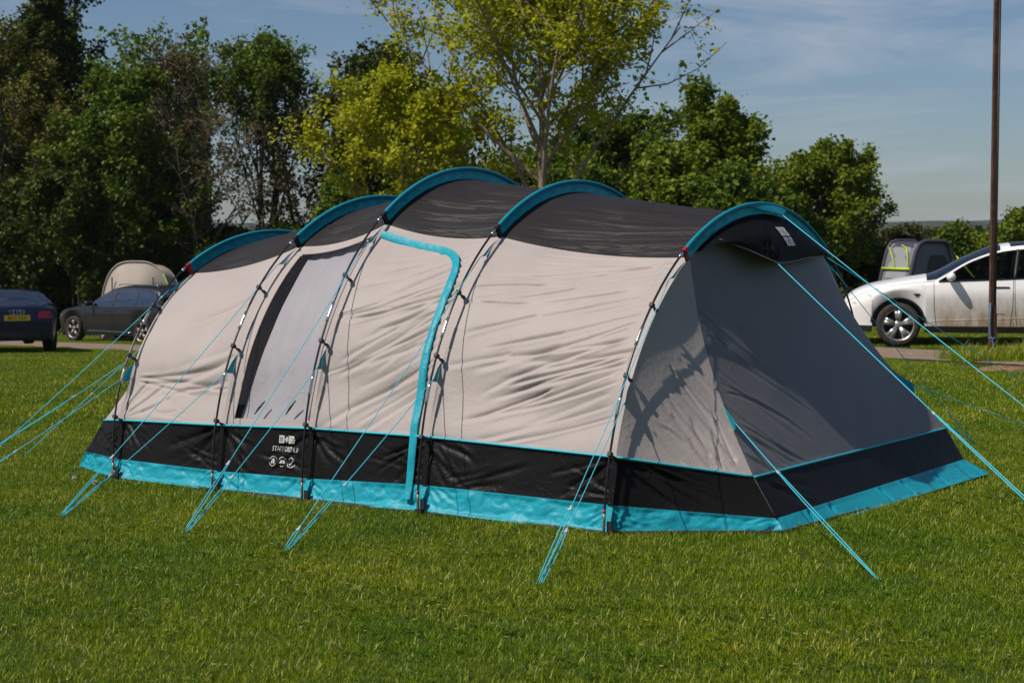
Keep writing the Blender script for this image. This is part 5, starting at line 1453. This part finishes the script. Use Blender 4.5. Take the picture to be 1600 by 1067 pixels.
FW = np.array([fr * (1 - q) + cen * q + np.array([0, -.42 * math.sin(math.pi * q * .5), 0]) for q in np.linspace(0, 1, 8)])
obj('front_wall', FW.reshape(-1, 3), grid_faces(8, 40), M['tan'], tt)
bk_ = fr.copy(); bk_[:, 1] = Ld / 2; bk_ *= np.array([.94, 1, .94]); obj('back_wall', bk_, [tuple(range(40))], M['tan'], tt)
for yy, hs in ((-Ld / 2, 1.0), (Ld / 2, .94)):
    mb = MB(); P = np.stack([-Wd_ * hs * np.sign(np.cos(An)) * np.abs(np.cos(An)) ** .62, np.full(40, yy - .02), Hd * hs * np.sin(An) ** .8], 1) * 1.01; mb.tube(P, .022, 8); mb.build('arch_seam', M['tan'], tt)
for sx in (-1, 1):
    mb = MB(); mb.box((sx * .62, -Ld / 2 - .26, Hd * .5), (.035, .02, Hd * .62)); mb.build('door_zip', M['awn_dark'], tt, smooth=False)
mb = MB(); mb.add([(-.5, -Ld / 2 - .46, .7), (.5, -Ld / 2 - .46, .7), (.5, -Ld / 2 - .46, 1.3), (-.5, -Ld / 2 - .46, 1.3)], [(0, 1, 2, 3)]); mb.build('window', M['silver_c'], tt)
mb = MB(); mb.add([(-Wd_ - .01, -.5, .5), (-Wd_ - .01, .4, .5), (-Wd_ * .93 - .02, .3, 1.4), (-Wd_ * .93 - .02, -.4, 1.4)], [(0, 1, 2, 3)]); mb.build('side_window', M['mesh'], tt)
mb = MB(); mb.tube(np.array([(Wd_ * .75, -Ld / 2, Hd * .86), (Wd_ + .9, -Ld / 2 - .9, 0)]), .010, 5); mb.build('guy_rope', M['lime'], tt)

# grey drive-away awning with lime trim behind the white car
D_ = 45.0; X_ = at_px(1430, D_); z_ = float(terrain(X_, D_))
aw = empty('awning_tent', (X_, D_, z_), R(22)); tag(aw, 'grey inflatable awning tent with lime trim behind the white car bonnet', 'tent')
Ha = 1.65 + (365 - 377) / 2769.66 * D_ - z_
def prof(s):            # gable: front leg leaning, roof, back leg
    return np.array([(-.86, 0), (-.70, Ha * .40), (-.42, Ha * .90), (-.30, Ha * .97), (-.10, Ha), (.45, Ha * .995), (.62, Ha * .96), (.78, Ha * .80), (1.0, Ha * .35), (1.08, 0)]) * np.array([.86 * s, 1])
y0_, y1_ = -.55, .65
q = np.linspace(0, 1, 60); pf = prof(1.0)
cx_ = interp(q * 9, np.column_stack([np.arange(10), pf[:, 0]])); cz_ = interp(q * 9, np.column_stack([np.arange(10), pf[:, 1]]))
rows_ = []
for f in np.linspace(0, 1, 9): rows_.append(np.stack([cx_, np.full(60, y0_ + (y1_ - y0_) * f), cz_ - .03 * math.sin(math.pi * f)], 1))
G_ = np.array(rows_); F_ = grid_faces(9, 60); colf = np.tile((np.arange(59) > 18) & (np.arange(59) < 46), 8)
obj('roof', G_.reshape(-1, 3), F_, [M['awn_grey'], M['awn_dark']], aw, fmat=colf.astype(int))
side = np.stack([cx_, np.full(60, y0_ - .01), cz_], 1); obj('side_wall', side, [tuple(range(60))], M['awn_grey'], aw)
sb = side.copy(); sb[:, 1] = y1_; obj('back_wall', sb, [tuple(range(60))[::-1]], M['awn_grey'], aw)
mb = MB(); mb.tube(side + np.array([0, -.03, 0]), .055, 8); mb.build('air_beam', M['awn_dark'], aw)
mb = MB(); mb.tube(sb + np.array([0, .03, 0]), .055, 8); mb.build('air_beam', M['awn_dark'], aw)
wv = [(-.10, .30), (-.02, Ha * .70), (.05, Ha * .80), (.45, Ha * .80), (.58, Ha * .70), (.70, .30)]
mb = MB(); mb.add([(x_, y0_ - .03, z2) for x_, z2 in wv], [tuple(range(6))]); w_o = mb.build('side_window', M['mesh'], aw, smooth=False)
mb = MB()
Tq, Sq = np.meshgrid(np.linspace(-.09, .68, 24), np.linspace(.3, Ha * .5, 8)); mb.add(np.stack([Tq, y0_ - .045 - .012 * np.sin(Sq * 30 + Tq * 4), Sq], -1).reshape(-1, 3), [tuple(f) for f in grid_faces(8, 24)]); mb.build('window_curtain', M['silver_c'], w_o)
# sloping front with lime piping, clear window and dark skirt
def fpt(f, g): a = np.interp(f, np.linspace(0, 1, 4), pf[:4, 0]); b = np.interp(f, np.linspace(0, 1, 4), pf[:4, 1]); return np.array([a - .02, y0_ + (y1_ - y0_) * g, b])
mb = MB(); mb.add([fpt(.38, .12), fpt(.38, .88), fpt(.75, .80), fpt(.75, .2)], [(0, 1, 2, 3)]); mb.build('front_window', M['silver_c'], aw)
mb = MB(); mb.add([fpt(.76, .1), fpt(.76, .9), fpt(.93, .82), fpt(.93, .18)], [(0, 1, 2, 3)]); mb.build('front_vent', M['awn_dark'], aw)
for (f0, g0, f1, g1, rr) in ((.47, 0, .47, 1, .035), (.48, .05, .88, .55, .018), (.48, .55, .70, .95, .016)):
    mb = MB(); mb.tube(np.array([fpt(f0, g0) + np.array([-.03, 0, 0]), fpt((f0 + f1) / 2, (g0 + g1) / 2) + np.array([-.03, 0, 0]), fpt(f1, g1) + np.array([-.03, 0, 0])]), rr, 6); mb.build('lime_piping', M['lime'], aw)
mb = MB(); mb.add([fpt(0, -.01), fpt(0, 1), fpt(.31, 1), fpt(.31, -.01)], [(0, 1, 2, 3)]); mb.build('skirt', M['awn_dark'], aw)
mb = MB(); mb.tube(np.array([(-.20, y0_ - .05, .42), (-.14, y0_ - .05, .75)]), .03, 6); mb.tube(np.array([(-.86, y0_ - .04, .5), (-.12, y0_ - .06, .62)]), .03, 6); mb.build('lime_piping', M['lime'], aw)
for p0, p1 in (((.70, y0_, Ha * .86), (1.75, y0_ - .7, .0)), ((.66, y1_, Ha * .92), (1.95, y1_ + .3, .0))):
    mb = MB(); mb.tube(np.array([p0, p1]), .022, 5); mb.build('guy_strap', M['lime'], aw)

# brown steel post with cord, in a tuft of long grass
PX, PY = 6.36, 23.4; pz = float(terrain(PX, PY))
post = empty('steel_post', (PX, PY, pz), R(12)); tag(post, 'tall rusty brown steel post in front of the white car', 'post')
mb = MB(); mb.box((-.022, 0, 2.4), (.044, .006, 4.9)); mb.box((-.041, .025, 2.4), (.006, .05, 4.9)); mb.box((.0, .03, 2.4), (.04, .012, 4.9)); mb.build('angle_bar', M['rust'], post, smooth=False)
mb = MB(); mb.tube(np.array([(.024, .0, -.05), (.022, 0, 2.0), (.024, 0, 4.85)]), .016, 8); mb.build('conduit', M['steel_dark'], post)
mb = MB(); mb.box((0, .012, .40), (.085, .075, .42)); mb.box((.0, .012, .66), (.070, .065, .10)); mb.build('sleeve_clamp', M['rust'], post, smooth=False)
mb = MB(); mb.tube(np.array([(.04, -.02, .60), (.155, -.03, .595)]), .006, 5); mb.build('wire_end', M['steel_dark'], post)
mb = MB(); a_ = np.linspace(0, 2 * math.pi, 16)
mb.tube(np.stack([.052 * np.cos(a_), .012 + .052 * np.sin(a_), .285 + .004 * np.sin(a_ * 2)], 1), .007, 5)
mb.tube(np.array([(-.06, -.03, .75), (-.072, -.035, .50), (-.07, -.04, .33), (-.035, -.05, .28), (-.02, -.055, .15), (-.005, -.06, .0)]), .008, 6); mb.build('cord', M['blue_cord'], post)
# loose earth by the post
MX, MY = 5.95, 21.2
gxx, gyy = np.meshgrid(np.linspace(-.5, .5, 40), np.linspace(-.34, .34, 30))
hz_ = .10 * np.clip(1 - (gxx / .46)**2 - (gyy / .31)**2, 0, 1) * (.6 + .8 * vnoise(gxx * 7 + 3, gyy * 7 + 9)) + .02 * vnoise(gxx * 20, gyy * 20) - .034
eo = obj('loose_earth', np.stack([gxx + MX, gyy + MY, hz_ + terrain(gxx + MX, gyy + MY)], -1).reshape(-1, 3), grid_faces(30, 40), M['earth']); tag(eo, 'low patch of dry loose earth in the grass by the brown post', 'earth mound')
long_t = [blade_tile('long_%d' % i, 0.5, 420, .08, .26, .007, 80 + i, .2, seg=3, bend=.5) for i in range(3)]
r_ = np.random.default_rng(5); n_ = 60
tp = np.stack([PX + r_.normal(.5, .5, n_), PY - .1 + r_.normal(0, .3, n_)], 1)
scatter('tuft_grass', long_t, np.column_stack([tp, terrain(tp[:, 0], tp[:, 1])]), r_.uniform(0, 6.28, n_), r_.uniform(.7, 1.1, n_), 'tuft of long uncut grass around the foot of the post')

# dandelion clocks by the front of the tent
M['fluff'] = mat('seed fluff', (.55, .53, .48), .9); M['stalk'] = mat('dandelion stalk', (.10, .14, .03), .7)
for k, (u_, v_, hh, lab) in enumerate([(3.66, -1.98, .085, 'dandelion clock standing against the turquoise skirt near the front pole'), (3.98, -2.02, .03, 'short dandelion clock in the grass just left of the taller one'), (3.72, -2.08, .025, 'low dandelion clock at the foot of the front skirt')]):
    P_ = TENT_O + TENT_U * u_ + TENT_V * v_
    dn = empty('dandelion_clock', (P_[0], P_[1], 0)); tag(dn, lab, 'dandelion', 'dandelion clocks by the tent')
    mb = MB(); mb.tube(np.array([(0, 0, -.01), (.004, 0, hh * .6), (.0, 0, hh)]), .0022, 5); mb.build('stalk', M['stalk'], dn)
    mb = MB(); rr = np.random.default_rng(k)
    for q in range(70):
        d = rr.normal(0, 1, 3); d /= np.linalg.norm(d); s1 = np.cross(d, [0, 0, 1.0]); s1 /= np.linalg.norm(s1) + 1e-9; s2 = np.cross(d, s1)
        e = np.array([0, 0, hh]) + d * .017; mb.add([np.array([0, 0, hh]) + s1 * .0006, e + s1 * .004, e - s1 * .004], [(0, 1, 2)]); mb.add([e + s2 * .004, e - s2 * .004, e + d * .003], [(0, 1, 2)])
    mb.build('seed_head', M['fluff'], dn)
# ------------------------------------------------------------------ summer haze over the whole place
hm = bpy.data.materials.new('haze air'); hm.use_nodes = True
hn, hl = hm.node_tree.nodes, hm.node_tree.links
hn.remove(hn['Principled BSDF'])
pv_ = hn.new('ShaderNodeVolumePrincipled'); pv_.inputs['Color'].default_value = (.80, .88, 1.0, 1); pv_.inputs['Density'].default_value = .00009; pv_.inputs['Anisotropy'].default_value = 0.0
hl.new(pv_.outputs['Volume'], hn['Material Output'].inputs['Volume'])
mb = MB(); mb.box((250, 1010, -9), (5400, 3300, 60)); hz = mb.build('haze', hm, None, smooth=False); tag(hz, kind='stuff')
